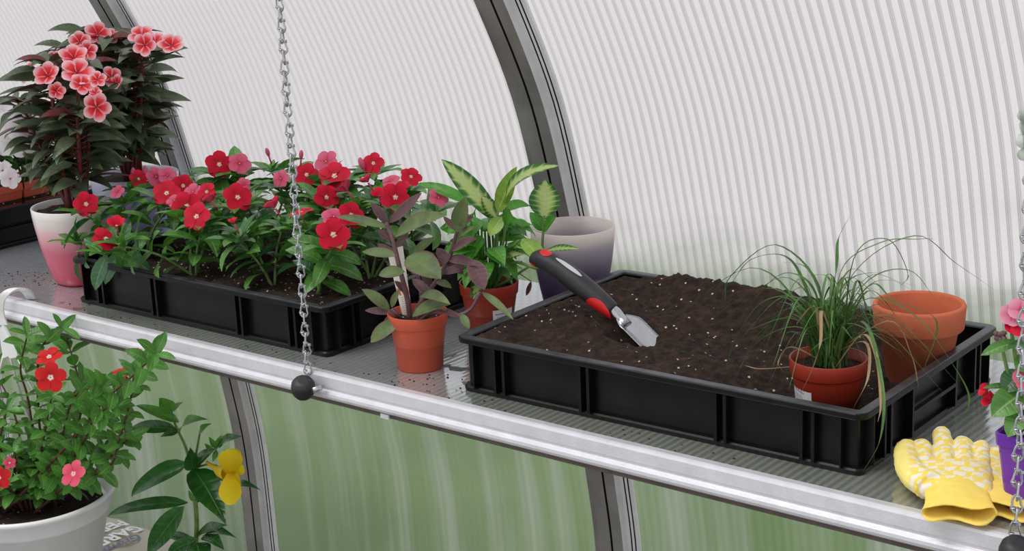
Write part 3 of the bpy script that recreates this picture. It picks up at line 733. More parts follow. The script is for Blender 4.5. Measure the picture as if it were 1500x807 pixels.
for i, (u, v, r_, c_) in enumerate(bases):
    b = wb[i]; fl = asg[i]; tips = []
    for f in fl:
        tp = f[0]-f[1]*.018-V((0, 0, .016))
        if tp.z < .085: tp.z = .085
        if all((tp-x).length > .04 for x in tips) and len(tips) < 5: tips.append(tp)
    while len(tips) < 3:
        a = R.random()*6.28; q = b+V((math.cos(a)*.05, math.sin(a)*.045, R.uniform(.06, .095)+.02*r_))
        q.x = min(max(q.x, -.83), -.27)
        tips.append(q)
    if (r_, c_) in ((0, 0),): tips.append(b+V((-.075, -.07, .035)))
    vinca('vinca_plant', b, tips, fl, VN[(r_, c_)], 'plant', 'vinca plants in the crate', fmats={'r': RED, 'h': RED, 'p': PNK})

# ------------------------------------------------------------------ left-edge white vinca in orange pots
k = 0
OL = ['square orange pot of white vinca at the left edge, nearest the front rail', 'square orange pot of white vinca at the left edge, beside the pink pot plant', 'square orange pot of white vinca at the left edge, hindmost in the crate']
for vy, lb in zip((.105, .208, .311), OL):
    c = V((-1.365, vy+.035, .016)); t = thing('vinca_pot', lb, 'potted plant', c, 'orange pots in the left crate')
    bm = nb()
    for (a, z), (b_, z2) in (((.040, 0), (.050, .085)), ((.050, .085), (.053, .085)), ((.053, .085), (.053, .098)), ((.053, .098), (.050, .098)), ((.050, .098), (.046, .06))):
        q0 = [bm.verts.new(c+V((sx_*a, sy_*a, z))) for sx_, sy_ in ((-1, -1), (1, -1), (1, 1), (-1, 1))]
        q1 = [bm.verts.new(c+V((sx_*b_, sy_*b_, z2))) for sx_, sy_ in ((-1, -1), (1, -1), (1, 1), (-1, 1))]
        for j in range(4): face(bm, [q0[j], q0[(j+1) % 4], q1[(j+1) % 4], q1[j]], smooth=False)
    box(bm, c+V((-.04, -.04, 0)), c+V((.04, .04, .002)))
    obj('pot', bm, TERRP, t)
    bm = nb(); box(bm, c+V((-.048, -.048, .06)), c+V((.048, .048, .088))); obj('soil', bm, SOIL, t)
    st = nb(); fo = nb()
    for q in range(12):
        a = R.random()*6.28; tip = c+V((math.cos(a)*.055+.01, math.sin(a)*.05, R.uniform(.13, .23)))
        pts = spline([c+V((R.uniform(-.02, .02), R.uniform(-.02, .02), .087)), tip.lerp(c+V((0, 0, .1)), .4), tip], 5); tube(st, pts, .002, 5)
        for z in (3, 5, 7, 9): vinca_leafpair(fo, pts[z], V((0, 0, 1)), .05, R.random()*3, 1.0, el=.4)
        vinca_leafpair(fo, tip, V((0, 0, 1)), .045, R.random()*3, .8, npair=6, el=.5)
    obj('stems', st, STG, t); obj('foliage', fo, [VL, VLD], t)
    wf = {0: [(15, 262), (4, 250)], 1: [(12, 190), (32, 184), (-4, 208), (22, 208), (44, 200)], 2: [(52, 188), (35, 170), (8, 166), (58, 206), (20, 178)]}[k]
    for (px, py) in wf:
        p = at(px, py, 1, c.y-(.11 if k else .03)); n = (todir(p)+V((R.uniform(-.2, .4), 0, .3))).normalized()
        bm = nb(); tube(bm, [p-n*.02, p], .0012, 5, mi=1); flower(bm, p, n, .029 if k else .018); obj('flower', bm, [WHT, STG], t)
    k += 1

# ------------------------------------------------------------------ New Guinea impatiens in gradient pots
def deco_pot(name, c, rb, rt_, h, mat, t, lobes=.05, nl=6):
    bm = nb()
    pr = [(0, .0), (rb*.80, .0), (rb*.92, .004), (rb, .014)]
    for k in range(1, 9):
        f = k/9; pr.append((rb+(rt_-rb)*(1-(1-f)**1.5)**.95, .014+(h-.014)*f))
    pr += [(rt_, h-.001), (rt_-.0008, h), (rt_-.003, h-.0005), (rt_-.006, h-.012), (rb, .02), (0, .018)]
    def lobe(a, k):
        f = max(0, 1-max(0, (k-3))/6) if k < 12 else 0
        return 1+lobes*f*abs(math.cos(a*nl/2))-lobes*.5*f
    lathe(bm, pr, c, 96, 0, lobe)
    return obj(name, bm, mat, t)
def wallY(z):
    for (a, za), (b_, zb) in zip(CUR, CUR[1:]):
        if za <= z <= zb: return a+(b_-a)*(z-za)/(zb-za)
    return .5
def impatiens(c, z, stems, lab, potr, poth, potm, flist, ysp, name, ztop):
    c = V(c); t = thing(name, lab, 'potted plant', c)
    deco_pot('pot', c, potr*.66, potr, poth, potm, t)
    bm = nb(); soil_disc(bm, c, potr-.005, poth-.010, .004); obj('soil', bm, SOIL, t)
    st = nb(); fo = nb(); tips = []
    for (dx, dy, zt) in stems:
        b = c+V((dx*.25+R.uniform(-.008, .008), dy*.25+R.uniform(-.008, .008), poth-.012)); tip = c+V((dx, dy, zt))
        m1 = b.lerp(tip, .5)+V((dx*.08, dy*.08, .01)); pts = spline([b, m1, tip], 9); kk = len(pts)
        tube(st, pts, [.0048*(1-.5*i/kk) for i in range(kk)], 7)
        a = R.random()*6
        for i in range(4, kk):
            if i/kk < .16: continue
            for rep in range(3 if i % 2 else 2):
                a += 2.1+R.uniform(-.3, .3); o = V((math.cos(a), math.sin(a), 0)); L = R.uniform(.05, .078)
                pe = pts[i]+o*.014+V((0, 0, .006)); tube(st, [pts[i], pe], .0012, 4)
                if (pe+o*L).y > wallY(pe.z)-.02: continue
                leaf(fo, pe, o+V((0, 0, R.uniform(-.15, .45))), V((R.uniform(-.5, .7), R.uniform(-.9, .2), 1)), L, L*.43, droop=R.uniform(.5, 1.2), fold=.28, kind='lan', seg=7, mi=0)
        for q in range(9):
            a += .75; o = V((math.cos(a), math.sin(a), 0)); L = R.uniform(.045, .075)
            if (tip+o*L).y > wallY(tip.z)-.02: continue
            leaf(fo, tip, o+V((0, 0, .45)), V((R.uniform(-.3, .5), R.uniform(-.6, .1), 1)), L, L*.42, droop=1.2, fold=.25, kind='lan', mi=0 if R.random() < .75 else 1)
        tips.append(tip)
    for (px, py, r, yo) in flist:
        p = at(px, py, 1, c.y+yo); n = (todir(p)*.7+V((R.uniform(-.7, .7), 0, R.uniform(.0, .9)))).normalized()
        q = min(tips, key=lambda x: (x-p).length); bm = nb()
        tube(bm, [q.lerp(p, .35) if (q-p).length > .05 else q, p-n*.006, p], .0013, 5, mi=1)
        flower(bm, p, n, r*1.08, wid=.86, cup=R.uniform(.2, .7), droop=R.uniform(.4, 1.0)); obj('flower', bm, [SAL, STR], t)
    obj('stems', st, STR, t); obj('foliage', fo, [NG, NGR], t)
    return t
PINKM = zramp('pink_gradient_glaze', [(0, s2l(196, 66, 88)), (.45, s2l(206, 96, 118)), (.68, s2l(226, 176, 182)), (.85, s2l(232, 222, 216)), (1, s2l(238, 232, 228))])
LAVM = zramp('lavender_gradient_glaze', [(0, s2l(120, 118, 168)), (.6, s2l(158, 160, 200)), (1, s2l(205, 205, 225))])
WPM = zramp('white_violet_gradient_glaze', [(0, s2l(88, 64, 118)), (.28, s2l(112, 92, 142)), (.55, s2l(150, 138, 162)), (.8, s2l(206, 200, 208)), (.9, s2l(246, 238, 236)), (1, s2l(250, 242, 238))], transl=.68)
pA = (-.952, .150, 0); pB = (-1.03, .345, 0)
impatiens(pA, 0, [(-.075, -.03, .315), (-.035, .02, .35), (.005, -.025, .385), (.035, .03, .34), (.065, -.02, .30), (.0, .05, .37), (-.05, .045, .28)],
          'tall dark-leaved impatiens with pink striped flowers in a pink gradient pot', .074, .138, PINKM,
          [(44, 106, .021, -.02), (71, 112, .023, -.05), (79, 86, .014, 0), (108, 86, .024, -.03), (117, 62, .018, .02), (113, 108, .026, -.06), (119, 125, .019, -.07), (128, 75, .017, 0), (143, 117, .014, -.05), (82, 134, .015, -.06), (140, 137, .011, -.06), (141, 157, .022, -.07)], 0, 'impatiens_pot', .3)
impatiens(pB, 0, [(-.05, -.07, .385), (-.01, -.05, .41), (.045, -.06, .405), (.075, -.05, .385), (.03, -.03, .40), (0, -.09, .34), (.06, -.08, .34), (.085, -.05, .30), (.135, -.06, .385), (.115, -.07, .33)],
          'bushy dark-leaved impatiens in a pale lavender pot behind the pink one', .081, .150, LAVM,
          [(143, 50, .022, -.08), (162, 54, .016, -.06), (163, 113, .018, -.14), (172, 122, .014, -.14), (208, 54, .022, -.08), (213, 66, .020, -.1), (228, 62, .019, -.08), (251, 68, .022, -.07), (130, 60, .018, -.08)], 0, 'impatiens_pot', .3)

# ------------------------------------------------------------------ inch plant (small terracotta pot)
def px_leaves(bm, lst, y0, scale_mm, facing=None, **kw):
    for e in lst:
        x0, y0_, x1, y1_, wpx, d0, d1, mi = e[:8]; arch = e[8] if len(e) > 8 else .25
        p0 = at(x0, y0_, 1, y0+d0); p1 = at(x1, y1_, 1, y0+d1)
        f = todir(p0)*1.0+V((0, 0, .55)) if len(e) < 10 else V(e[9])
        leaf2(bm, p0, p1, wpx*scale_mm, f, arch=arch, mi=mi, **kw)
c = V((-.112, .104, 0)); t = thing('inch_plant_pot', 'purple and green inch plant in a small terracotta-coloured pot between the crates', 'potted plant', c)
bm = nb(); nursery_pot(bm, c, .0325, .0425, .082); obj('pot', bm, TERRP, t)
bm = nb(); soil_disc(bm, c, .0395, .071, .003); obj('soil', bm, SOIL, t)
st = nb()
def stem_px(bm, pts, y0, r, dy=None, mi=0):
    q = [at(x, y, 1, y0+(dy[i] if dy else 0)) for i, (x, y) in enumerate(pts)]; s = spline(q, 5); k = len(s)
    tube(bm, s, [r*(1-.35*i/k) for i in range(k)], 7, mi=mi)
y1 = c.y
stem_px(st, [(601, 474), (597, 440), (586, 395), (575, 350), (566, 326)], y1, .0042, [0, -.005, -.012, -.014, -.014])
stem_px(st, [(606, 474), (612, 450), (640, 410), (658, 378), (668, 345), (676, 325)], y1, .0040, [0, 0, .005, .01, .01, .01])
stem_px(st, [(610, 474), (617, 440), (612, 405), (600, 375)], y1, .0036, [0, .005, .01, .01])
stem_px(st, [(592, 474), (583, 462), (574, 452)], y1, .0034, [0, -.02, -.024])
stem_px(st, [(612, 472), (640, 455), (668, 462), (690, 452), (703, 428)], y1, .0034, [0, -.015, -.02, -.01, -.005])
stem_px(st, [(655, 455), (672, 462), (683, 474)], y1, .0030, [-.02, -.02, -.018])
obj('stems', st, STP, t)
fo = nb()
px_leaves(fo, [(570, 326, 614, 283, 20, 0, -.01, 1, -.2), (568, 328, 543, 297, 15, 0, -.01, 1, .2), (570, 334, 500, 323, 15, -.01, -.03, 0, .6), (578, 346, 661, 322, 30, -.01, -.02, 0, .5),
    (582, 374, 534, 371, 17, -.015, -.03, 0, .4), (604, 373, 640, 349, 17, 0, 0, 0, .2), (597, 376, 646, 412, 44, -.02, -.03, 0, .5), (593, 398, 559, 405, 20, -.015, -.03, 0, .8),
    (580, 376, 553, 358, 13, 0, 0, 1, .2), (571, 454, 531, 427, 19, -.02, -.04, 0, .7), (573, 450, 586, 424, 12, -.025, -.03, 0, .2), (576, 458, 536, 456, 13, -.02, -.04, 1, .3),
    (588, 469, 551, 500, 24, -.03, -.045, 0, .9), (604, 462, 664, 451, 26, -.02, -.03, 0, .5), (616, 434, 664, 456, 20, -.02, -.04, 0, .9), (668, 340, 684, 288, 26, 0, -.01, 0, .1),
    (668, 338, 650, 318, 10, 0, 0, 1, .2), (663, 367, 702, 352, 18, 0, -.01, 1, .4), (660, 372, 640, 392, 15, 0, -.01, 1, .5), (684, 392, 650, 402, 13, 0, -.01, 1, .5),
    (690, 380, 709, 424, 28, -.01, -.015, 1, .3), (658, 380, 700, 393, 17, 0, -.01, 1, .5), (706, 428, 752, 472, 12, -.01, -.03, 0, .5), (675, 460, 687, 482, 13, -.02, -.025, 0, .3),
    (640, 412, 662, 424, 13, 0, -.01, 0, .4), (574, 352, 553, 338, 14, -.01, -.02, 1, .3), (655, 384, 640, 364, 16, 0, 0, 1, .2), (604, 408, 634, 440, 16, .0, 0, 1, .5),
    (597, 430, 578, 412, 11, 0, -.01, 1, .3), (672, 330, 694, 318, 12, 0, .01, 1, .2), (580, 362, 600, 344, 12, 0, 0, 1, .2), (603, 400, 622, 386, 14, 0, 0, 1, .2), (572, 462, 564, 480, 10, -.03, -.04, 1, .5)], y1, .00093, kind='ell', seg=8, fold=.3)
px_leaves(fo, [(668, 350, 700, 335, 14, .01, 0, 0, .4), (655, 386, 680, 405, 16, .01, 0, 1, .5), (632, 418, 616, 400, 14, .01, 0, 1, .2)], y1, .00093, kind='ell', seg=7, fold=.35)
obj('foliage', fo, [TRG, TRP], t)
m, ntt, ns, ln = newmat('plant_tag_print')
o = ns.new('ShaderNodeOutputMaterial'); p_ = ns.new('ShaderNodeBsdfPrincipled'); uv = ns.new('ShaderNodeUVMap'); sx = ns.new('ShaderNodeSeparateXYZ'); ln.new(uv.outputs[0], sx.inputs[0])
st1 = mth(ntt, 'MULTIPLY', mth(ntt, 'GREATER_THAN', sx.outputs[1], .42), mth(ntt, 'LESS_THAN', sx.outputs[1], .52))
nz = ns.new('ShaderNodeTexNoise'); nz.inputs['Scale'].default_value = 9; ln.new(uv.outputs[0], nz.inputs['Vector'])
st1 = mth(ntt, 'MULTIPLY', st1, mth(ntt, 'GREATER_THAN', nz.outputs['Fac'], .46))
lnz = mth(ntt, 'MULTIPLY', mth(ntt, 'GREATER_THAN', mth(ntt, 'FRACT', mth(ntt, 'MULTIPLY', sx.outputs[1], 38)), .55), mth(ntt, 'LESS_THAN', sx.outputs[1], .40))
lnz = mth(ntt, 'MULTIPLY', lnz, mth(ntt, 'MULTIPLY', mth(ntt, 'GREATER_THAN', sx.outputs[0], .15), mth(ntt, 'LESS_THAN', sx.outputs[0], .85)))
cl = mixc(ntt, mth(ntt, 'MULTIPLY', lnz, .45), (.74, .69, .62), (.22, .18, .16)); cl = mixc(ntt, st1, cl, s2l(206, 92, 52))
ln.new(cl, p_.inputs['Base Color']); p_.inputs['Roughness'].default_value = .5; ln.new(p_.outputs[0], o.inputs[0]); TAGM = m
bm = nb()
q = [at(x, y, 1, y1+d) for x, y, d in ((592, 480, .012), (603, 480, .012), (592, 361, .022), (566, 376, .022))]
q = [at(594, 482, 1, y1+.004), at(607, 482, 1, y1+.004), at(590, 360, 1, y1+.016), at(567, 368, 1, y1+.016)]
vs = [bm.verts.new(x) for x in q]; face(bm, vs, [(0, 0), (1, 0), (1, 1), (0, 1)], smooth=False); obj('plant_tag', bm, TAGM, t)

# ------------------------------------------------------------------ dieffenbachia
c = V((-.128, .282, 0)); t = thing('dieffenbachia_pot', 'variegated cream and green dieffenbachia in a labelled orange pot behind the inch plant', 'potted plant', c)
bm = nb(); nursery_pot(bm, c, .0335, .0445, .082); obj('pot', bm, TERRD, t)
bm = nb(); soil_disc(bm, c, .0415, .070, .003); obj('soil', bm, SOIL, t)
ca = camang(c); wrap_label(c, .0335, .0425, .082, ca+.10, ca+1.0, .012, .046, t, 'pot_label')
st = nb(); y1 = c.y
for pts in ([(713, 420), (722, 370), (731, 322)], [(716, 420), (728, 360), (729, 308)], [(720, 420), (738, 350), (742, 295)], [(722, 420), (752, 385), (790, 392), (795, 350), (797, 316)], [(712, 420), (700, 370), (690, 320)], [(716, 420), (730, 385), (760, 352)], [(722, 422), (745, 410), (775, 390)]):
    stem_px(st, pts, y1, .0026)
obj('stems', st, STG, t)
fo = nb(); S = .00104
px_leaves(fo, [(731, 326, 648, 238, 32, 0, -.03, 0, .35), (728, 312, 758, 244, 26, 0, -.01, 2, .1), (741, 298, 838, 258, 25, 0, -.02, 0, 1.1), (797, 320, 799, 264, 44, 0, .01, 0, .1),
    (796, 338, 776, 312, 18, 0, -.01, 1, .3), (797, 338, 816, 318, 17, 0, -.01, 1, .3), (694, 300, 622, 278, 18, .03, .02, 1, .8), (728, 320, 706, 288, 22, 0, -.01, 0, .3), (800, 367, 850, 368, 12, 0, -.01, 0, .4),
    (735, 318, 718, 345, 22, 0, -.02, 2, .4), (765, 350, 800, 395, 24, -.005, -.03, 2, .6), (742, 330, 745, 305, 14, 0, 0, 1, .2)], y1, S, kind='ell', seg=9, fold=.3, wav=.03)
for kq in range(58):
    a = R.random()*6.28; rr = R.uniform(.004, .046); z = R.uniform(.085, .19)
    p = c+V((math.cos(a)*rr, math.sin(a)*rr*.8, z)); o_ = V((math.cos(a)+.15, math.sin(a), 0)); L = R.uniform(.038, .062)
    leaf(fo, p, o_+V((0, 0, R.uniform(-.5, .6))), V((R.uniform(0, .6), R.uniform(-.8, 0), 1)), L, L*.52, droop=1.0, fold=.3, kind='lan', seg=7, mi=1 if R.random() < .8 else 0, wav=.04)
    tube(fo, [c+V((math.cos(a)*.012, math.sin(a)*.012, .07)), p], .0012, 5, mi=1, cap=False)
obj('foliage', fo, [DIE, DIG, DIL], t)
bm = nb(); leaf2(bm, at(778, 412, 1, c.y+.0), at(771, 432, 1, c.y), .007, (1, -1, .3), arch=.3); tube(bm, [at(760, 400, 1, c.y), at(778, 412, 1, c.y)], .0008, 4)
obj('withered_leaf', bm, STB, t)

# ------------------------------------------------------------------ empty white-violet pot
c = V((-.078, .428, 0)); bm = nb()
t = thing('planter', 'empty white to violet gradient planter standing behind the soil crate corner', 'pot', c)
deco_pot('planter_shell', c, .046, .0655, .142, WPM, t, .03)

# ------------------------------------------------------------------ grass plant and clay pot in the right crate
c = V((.489, .186, .014)); t = thing('grass_pot', 'small orange pot of long arching grass leaves standing in the soil crate', 'potted plant', c)
bm = nb(); nursery_pot(bm, c, .036, .0470, .080, .021); obj('pot', bm, TERRD, t)
bm = nb(); soil_disc(bm, c, .0435, .068, .004); obj('soil', bm, SOIL, t)
ca = camang(c); wrap_label(c, .036, .0445, .080, ca-1.42, ca-.50, .018, .052, t, 'pot_label', slant=-.006)
fo = nb(); dr = nb(); top = c+V((0, 0, .069))
def blade(bm, pts, w0):
    s = spline(pts, 6); k = len(s); rows = []
    for i, p in enumerate(s):
        d = (s[min(i+1, k-1)]-s[max(i-1, 0)]).normalized(); side = d.cross(V((0, 0, 1)))
        side = side.normalized() if side.length > .05 else d.cross(V((1, 0, 0))).normalized()
        side = (side+V((.3, 0, 0))).normalized(); nn = side.cross(d).normalized(); tt = i/(k-1); w_ = w0*(.55+.45*min(1, tt*4))*(1-tt**3)+.0001
        rows.append([bm.verts.new(p-side*w_), bm.verts.new(p-nn*w_*.35), bm.verts.new(p+side*w_)])
    for i in range(k-1):
        for j in range(2): face(bm, [rows[i][j], rows[i][j+1], rows[i+1][j+1], rows[i+1][j]])
def bpx(bm, pts, w0, dy):
    q = [top+V((R.uniform(-.018, .018), R.uniform(-.012, .012), 0))]+[at(x, y, 1, c.y+d) for (x, y), d in zip(pts, dy)]
    blade(bm, q, w0)
for pts, dy in [([(1200, 420), (1135, 358), (1070, 405), (1062, 440)], (0, -.01, -.02, -.02)), ([(1185, 445), (1120, 440), (1078, 495), (1062, 545)], (0, -.02, -.04, -.04)),
    ([(1250, 400), (1340, 345), (1400, 385), (1462, 428)], (0, .0, .03, .06)), ([(1262, 420), (1330, 395), (1375, 445)], (0, .02, .02)), ([(1262, 440), (1340, 462), (1400, 540), (1420, 590), (1393, 632)], (-.01, -.03, -.02, .0, .0)),
    ([(1262, 470), (1292, 560), (1290, 640), (1262, 695)], (-.04, -.13, -.155, -.16)), ([(1224, 400), (1228, 350), (1247, 313)], (0, .01, .01)), ([(1170, 450), (1110, 490), (1075, 562)], (-.01, -.03, -.05)),
    ([(1175, 480), (1110, 500), (1072, 560)], (-.02, -.04, -.06)), ([(1180, 420), (1150, 375), (1100, 380), (1068, 420)], (.02, .03, .03, .03)), ([(1250, 380), (1300, 350), (1330, 400), (1318, 420)], (.01, .02, .02, .02)),
    ([(1270, 420), (1310, 440), (1372, 470), (1352, 545)], (-.01, -.02, .0, .02)), ([(1230, 400), (1290, 355), (1345, 350), (1372, 350)], (0, .01, .03, .04)), ([(1195, 430), (1160, 400), (1125, 415), (1075, 480)], (0, 0, -.01, -.03))]:
    bpx(fo, pts, .0021, dy)
for k in range(85):
    a = R.random()*6.28; rch = R.uniform(.02, .14)*(1.15 if math.cos(a) < .2 else .8); hh = R.uniform(.04, .115); b = top+V((R.uniform(-.02, .02), R.uniform(-.014, .014), 0))
    o_ = V((math.cos(a), math.sin(a)*.8, 0)); drp = R.uniform(.0, .09)
    if o_.y < -.3: rch *= .6
    tip = b+o_*rch*1.35+V((0, 0, max(-.02, hh-drp))); 
    if (tip.y > .40): tip.y = .40
    blade(fo, [b, b+o_*rch*.15+V((0, 0, hh*.6)), b+o_*rch*.6+V((0, 0, hh)), tip], R.uniform(.0012, .0022))
for k in range(40):
    a = R.random()*6.28; b = top+V((math.cos(a)*.016, math.sin(a)*.010, 0)); blade(fo, [b, b+V((R.uniform(-.006, .006), 0, .025)), b+V((math.cos(a)*.02, math.sin(a)*.02, R.uniform(.045, .075)))], .0032)
obj('blades', fo, GRA, t)
for pts, dy in [([(1205, 455), (1202, 500), (1190, 540), (1170, 583)], (-.03, -.05, -.055, -.058)), ([(1262, 490), (1283, 520), (1290, 590), (1286, 618)], (-.05, -.10, -.14, -.15)),
    ([(1300, 470), (1335, 520), (1346, 572)], (0, .01, .02)), ([(1160, 508), (1140, 530), (1148, 545)], (-.02, -.03, -.03)), ([(1265, 500), (1272, 550), (1250, 598)], (-.03, -.06, -.075)),
    ([(1195, 450), (1170, 470), (1168, 480)], (-.03, -.03, -.03)), ([(1120, 540), (1090, 535)], (.0, .0))]:
    bpx(dr, pts, .0020, dy)
obj('dry_blades', dr, DRY, t)

c = V((.538, .334, .013)); t = thing('clay_pot', 'empty terracotta clay pot with thick rim in the crate corner', 'pot', c)
bm = nb(); h, rb, rt_ = .120, .036, .0575
lathe(bm, [(0, .0), (rb-.002, 0), (rb, .002), (rt_-.0085, h-.034), (rt_-.0035, h-.033), (rt_-.0015, h-.031), (rt_+.0005, h-.003), (rt_-.001, h), (rt_-.0045, h), (rt_-.006, h-.003), (rt_-.011, h-.036), (rb-.005, .007), (.006, .006), (0, .006)], c, 64)
obj('pot_shell', bm, CLAY, t)

# ------------------------------------------------------------------ trowel
e0 = at(782, 372, 2, .158); e1 = at(903, 449, 2, .101); ax = (e1-e0).normalized(); Lh = (e1-e0).length
sd_ = ax.cross(V((0, 0, 1))).normalized(); nu = sd_.cross(ax).normalized()
t = thing('hand_trowel', 'garden trowel with black and red soft grip stuck into the soil heap', 'trowel', (e1.x, e1.y, .07))
def swp(bm, secs, mi=0, n=20):   # (distance, up offset, half width, half height)
    rings = []
    for (d, uo, hw, hh) in secs:
        c0_ = e0+ax*d+nu*uo
        rings.append([bm.verts.new(c0_+sd_*math.cos(2*PI*j/n)*hw+nu*math.sin(2*PI*j/n)*hh) for j in range(n)])
    for a, b in zip(rings, rings[1:]):
        for j in range(n): face(bm, [a[j], a[(j+1) % n], b[(j+1) % n], b[j]], mi=mi)
    face(bm, rings[0], mi=mi); face(bm, rings[-1][::-1], mi=mi)
bm = nb(); L = Lh
swp(bm, [(-.002, -.004, .003, .003), (.000, -.004, .009, .009), (.006, -.002, .0135, .0125), (.016, .001, .0150, .0140), (.030, .002, .0150, .0140), (.05, .002, .0160, .0150), (.075, .000, .0165, .0155), (L-.045, -.003, .0158, .0145), (L-.022, -.006, .0140, .0130), (L-.006, -.008, .0120, .0112), (L-.001, -.008, .0100, .0095)])
obj('grip', bm, RUBBER, t, True)
def patch(bm, dc, ang, ld, la, off, secf, mi=0):  # patch lying over the grip surface
    n = 10; g = []
    for i in range(n+1):
        row = []
        for j in range(n+1):
            x = -1+2*i/n; y = -1+2*j/n; k_ = math.sqrt(max(0, 1-y*y*.5)); kk = math.sqrt(max(0, 1-x*x*.5))
            d = dc+ld*x*k_; a = ang+la*y*kk; hw, hh, uo = secf(d)
            row.append(bm.verts.new(e0+ax*d+nu*(uo+math.sin(a)*(hh+off))+sd_*math.cos(a)*(hw+off)))
        g.append(row)
    for i in range(n):
        for j in range(n): face(bm, [g[i][j], g[i][j+1], g[i+1][j+1], g[i+1][j]], mi=mi)
def secf(d):
    T_ = [(-.002, -.004, .003, .003), (.000, -.004, .009, .009), (.006, -.002, .0135, .0125), (.016, .001, .0150, .0140), (.030, .002, .0150, .0140), (.05, .002, .0160, .0150), (.075, .000, .0165, .0155), (L-.045, -.003, .0158, .0145), (L-.022, -.006, .0140, .0130), (L-.006, -.008, .0120, .0112), (L+.004, -.008, .0110, .0105)]
    for a, b in zip(T_, T_[1:]):
        if d <= b[0]: f = max(0, (d-a[0])/(b[0]-a[0])); return (a[2]+(b[2]-a[2])*f, a[3]+(b[3]-a[3])*f, a[1]+(b[1]-a[1])*f)
    return (T_[-1][2], T_[-1][3], T_[-1][1])
camside = 0 if sd_.dot(CAM-e0) > 0 else PI
up_ = PI/2
bm = nb(); patch(bm, .020, up_+(.25 if camside == PI else -.25), .009, .5, .0006, secf); obj('hang_hole', bm, REDP, t)
bm = nb(); patch(bm, .008, -PI/2+(-.75 if camside == PI else .75), .008, .45, .0006, secf); obj('red_grip_pad', bm, REDP, t)
bm = nb(); patch(bm, L-.018, camside+(.55 if camside == PI else -.55), .021, 1.15, .0009, secf); obj('red_grip_pad', bm, REDP, t)
bm = nb(); patch(bm, .062, up_+(.30 if camside == PI else -.30), .024, .22, .0006, secf); obj('logo_inlay', bm, GRIPG, t)
bm = nb()
swp(bm, [(L-.004, -.008, .0075, .0075), (L+.004, -.010, .0078, .0078), (L+.012, -.012, .0070, .0065), (L+.026, -.015, .0090, .0035)], n=14)
g = []
for i in range(17):
    f = i/16; d = L+.012+f*.115; hw = .024*(min(1, .50+f*4.5))*(1 if f < .6 else max(.05, math.cos((f-.6)/.4*PI/2)**.7)); row = []
    for j in range(9):
        s_ = -1+j/4; row.append(bm.verts.new(e0+ax*d+nu*(-.012-f*.030+abs(s_)**2*.0085*min(1, .4+f*4))+sd_*s_*hw))
    g.append(row)
for i in range(16):
    for j in range(8): face(bm, [g[i][j], g[i][j+1], g[i+1][j+1], g[i+1][j]])
o = obj('blade', bm, STEEL, t); md = o.modifiers.new('thick', 'SOLIDIFY'); md.thickness = .0012

# ------------------------------------------------------------------ gloves
def glovemat(plain):
    m, nt, ns, ln = newmat('yellow_glove_knit' if plain else 'yellow_white_glove_fabric')
    o = ns.new('ShaderNodeOutputMaterial'); p = ns.new('ShaderNodeBsdfPrincipled')
    tc = ns.new('ShaderNodeTexCoord'); sx = ns.new('ShaderNodeSeparateXYZ')
    nz = ns.new('ShaderNodeTexNoise'); nz.inputs['Scale'].default_value = 70; ln.new(tc.outputs['Object'], nz.inputs['Vector'])
    mp = ns.new('ShaderNodeVectorMath'); mp.operation = 'MULTIPLY_ADD'; ln.new(nz.outputs['Color'], mp.inputs[0]); mp.inputs[1].default_value = (.018, .014, 0); ln.new(tc.outputs['Object'], mp.inputs[2])
    ln.new(mp.outputs[0], sx.inputs[0])
    Y_ = s2l(246, 216, 96)
    if plain: col = mixc(nt, nz.outputs['Fac'], s2l(246, 208, 84), s2l(254, 230, 130))
    else:
        row = mth(nt, 'FLOOR', mth(nt, 'DIVIDE', sx.outputs[1], .0115)); sh_ = mth(nt, 'MULTIPLY', mth(nt, 'MODULO', row, 2.0), .5)
        fx = mth(nt, 'FRACT', mth(nt, 'ADD', mth(nt, 'DIVIDE', sx.outputs[0], .021), sh_)); fy = mth(nt, 'FRACT', mth(nt, 'DIVIDE', sx.outputs[1], .0115))
        a = mth(nt, 'MULTIPLY', mth(nt, 'LESS_THAN', fx, .60), mth(nt, 'LESS_THAN', fy, .72))
        col = mixc(nt, a, Y_, (.82, .80, .78)); col = mixc(nt, mth(nt, 'MULTIPLY', nz.outputs['Fac'], .45), col, s2l(246, 222, 130))
        xr = ramp(nt, [(.0, (1, 1, 1)), (.35, (1, 1, 1)), (.5, (0, 0, 0))]); ln.new(mth(nt, 'MULTIPLY', mth(nt, 'ADD', sx.outputs[0], .060), 22.0), xr.inputs['Fac'])
        col = mixc(nt, mth(nt, 'MULTIPLY', xr.outputs['Color'], 1.0), col, s2l(248, 228, 132))
    ln.new(col, p.inputs['Base Color']); p.inputs['Roughness'].default_value = .9; p.inputs['Specular IOR Level'].default_value = .15
    n2 = ns.new('ShaderNodeTexNoise'); n2.inputs['Scale'].default_value = 900; ln.new(tc.outputs['Object'], n2.inputs['Vector'])
    b = ns.new('ShaderNodeBump'); b.inputs['Strength'].default_value = .3; b.inputs['Distance'].default_value = .001; ln.new(n2.outputs['Fac'], b.inputs['Height']); ln.new(b.outputs['Normal'], p.inputs['Normal'])
    ln.new(p.outputs[0], o.inputs[0]); return m
GF, GK = glovemat(False), glovemat(True)
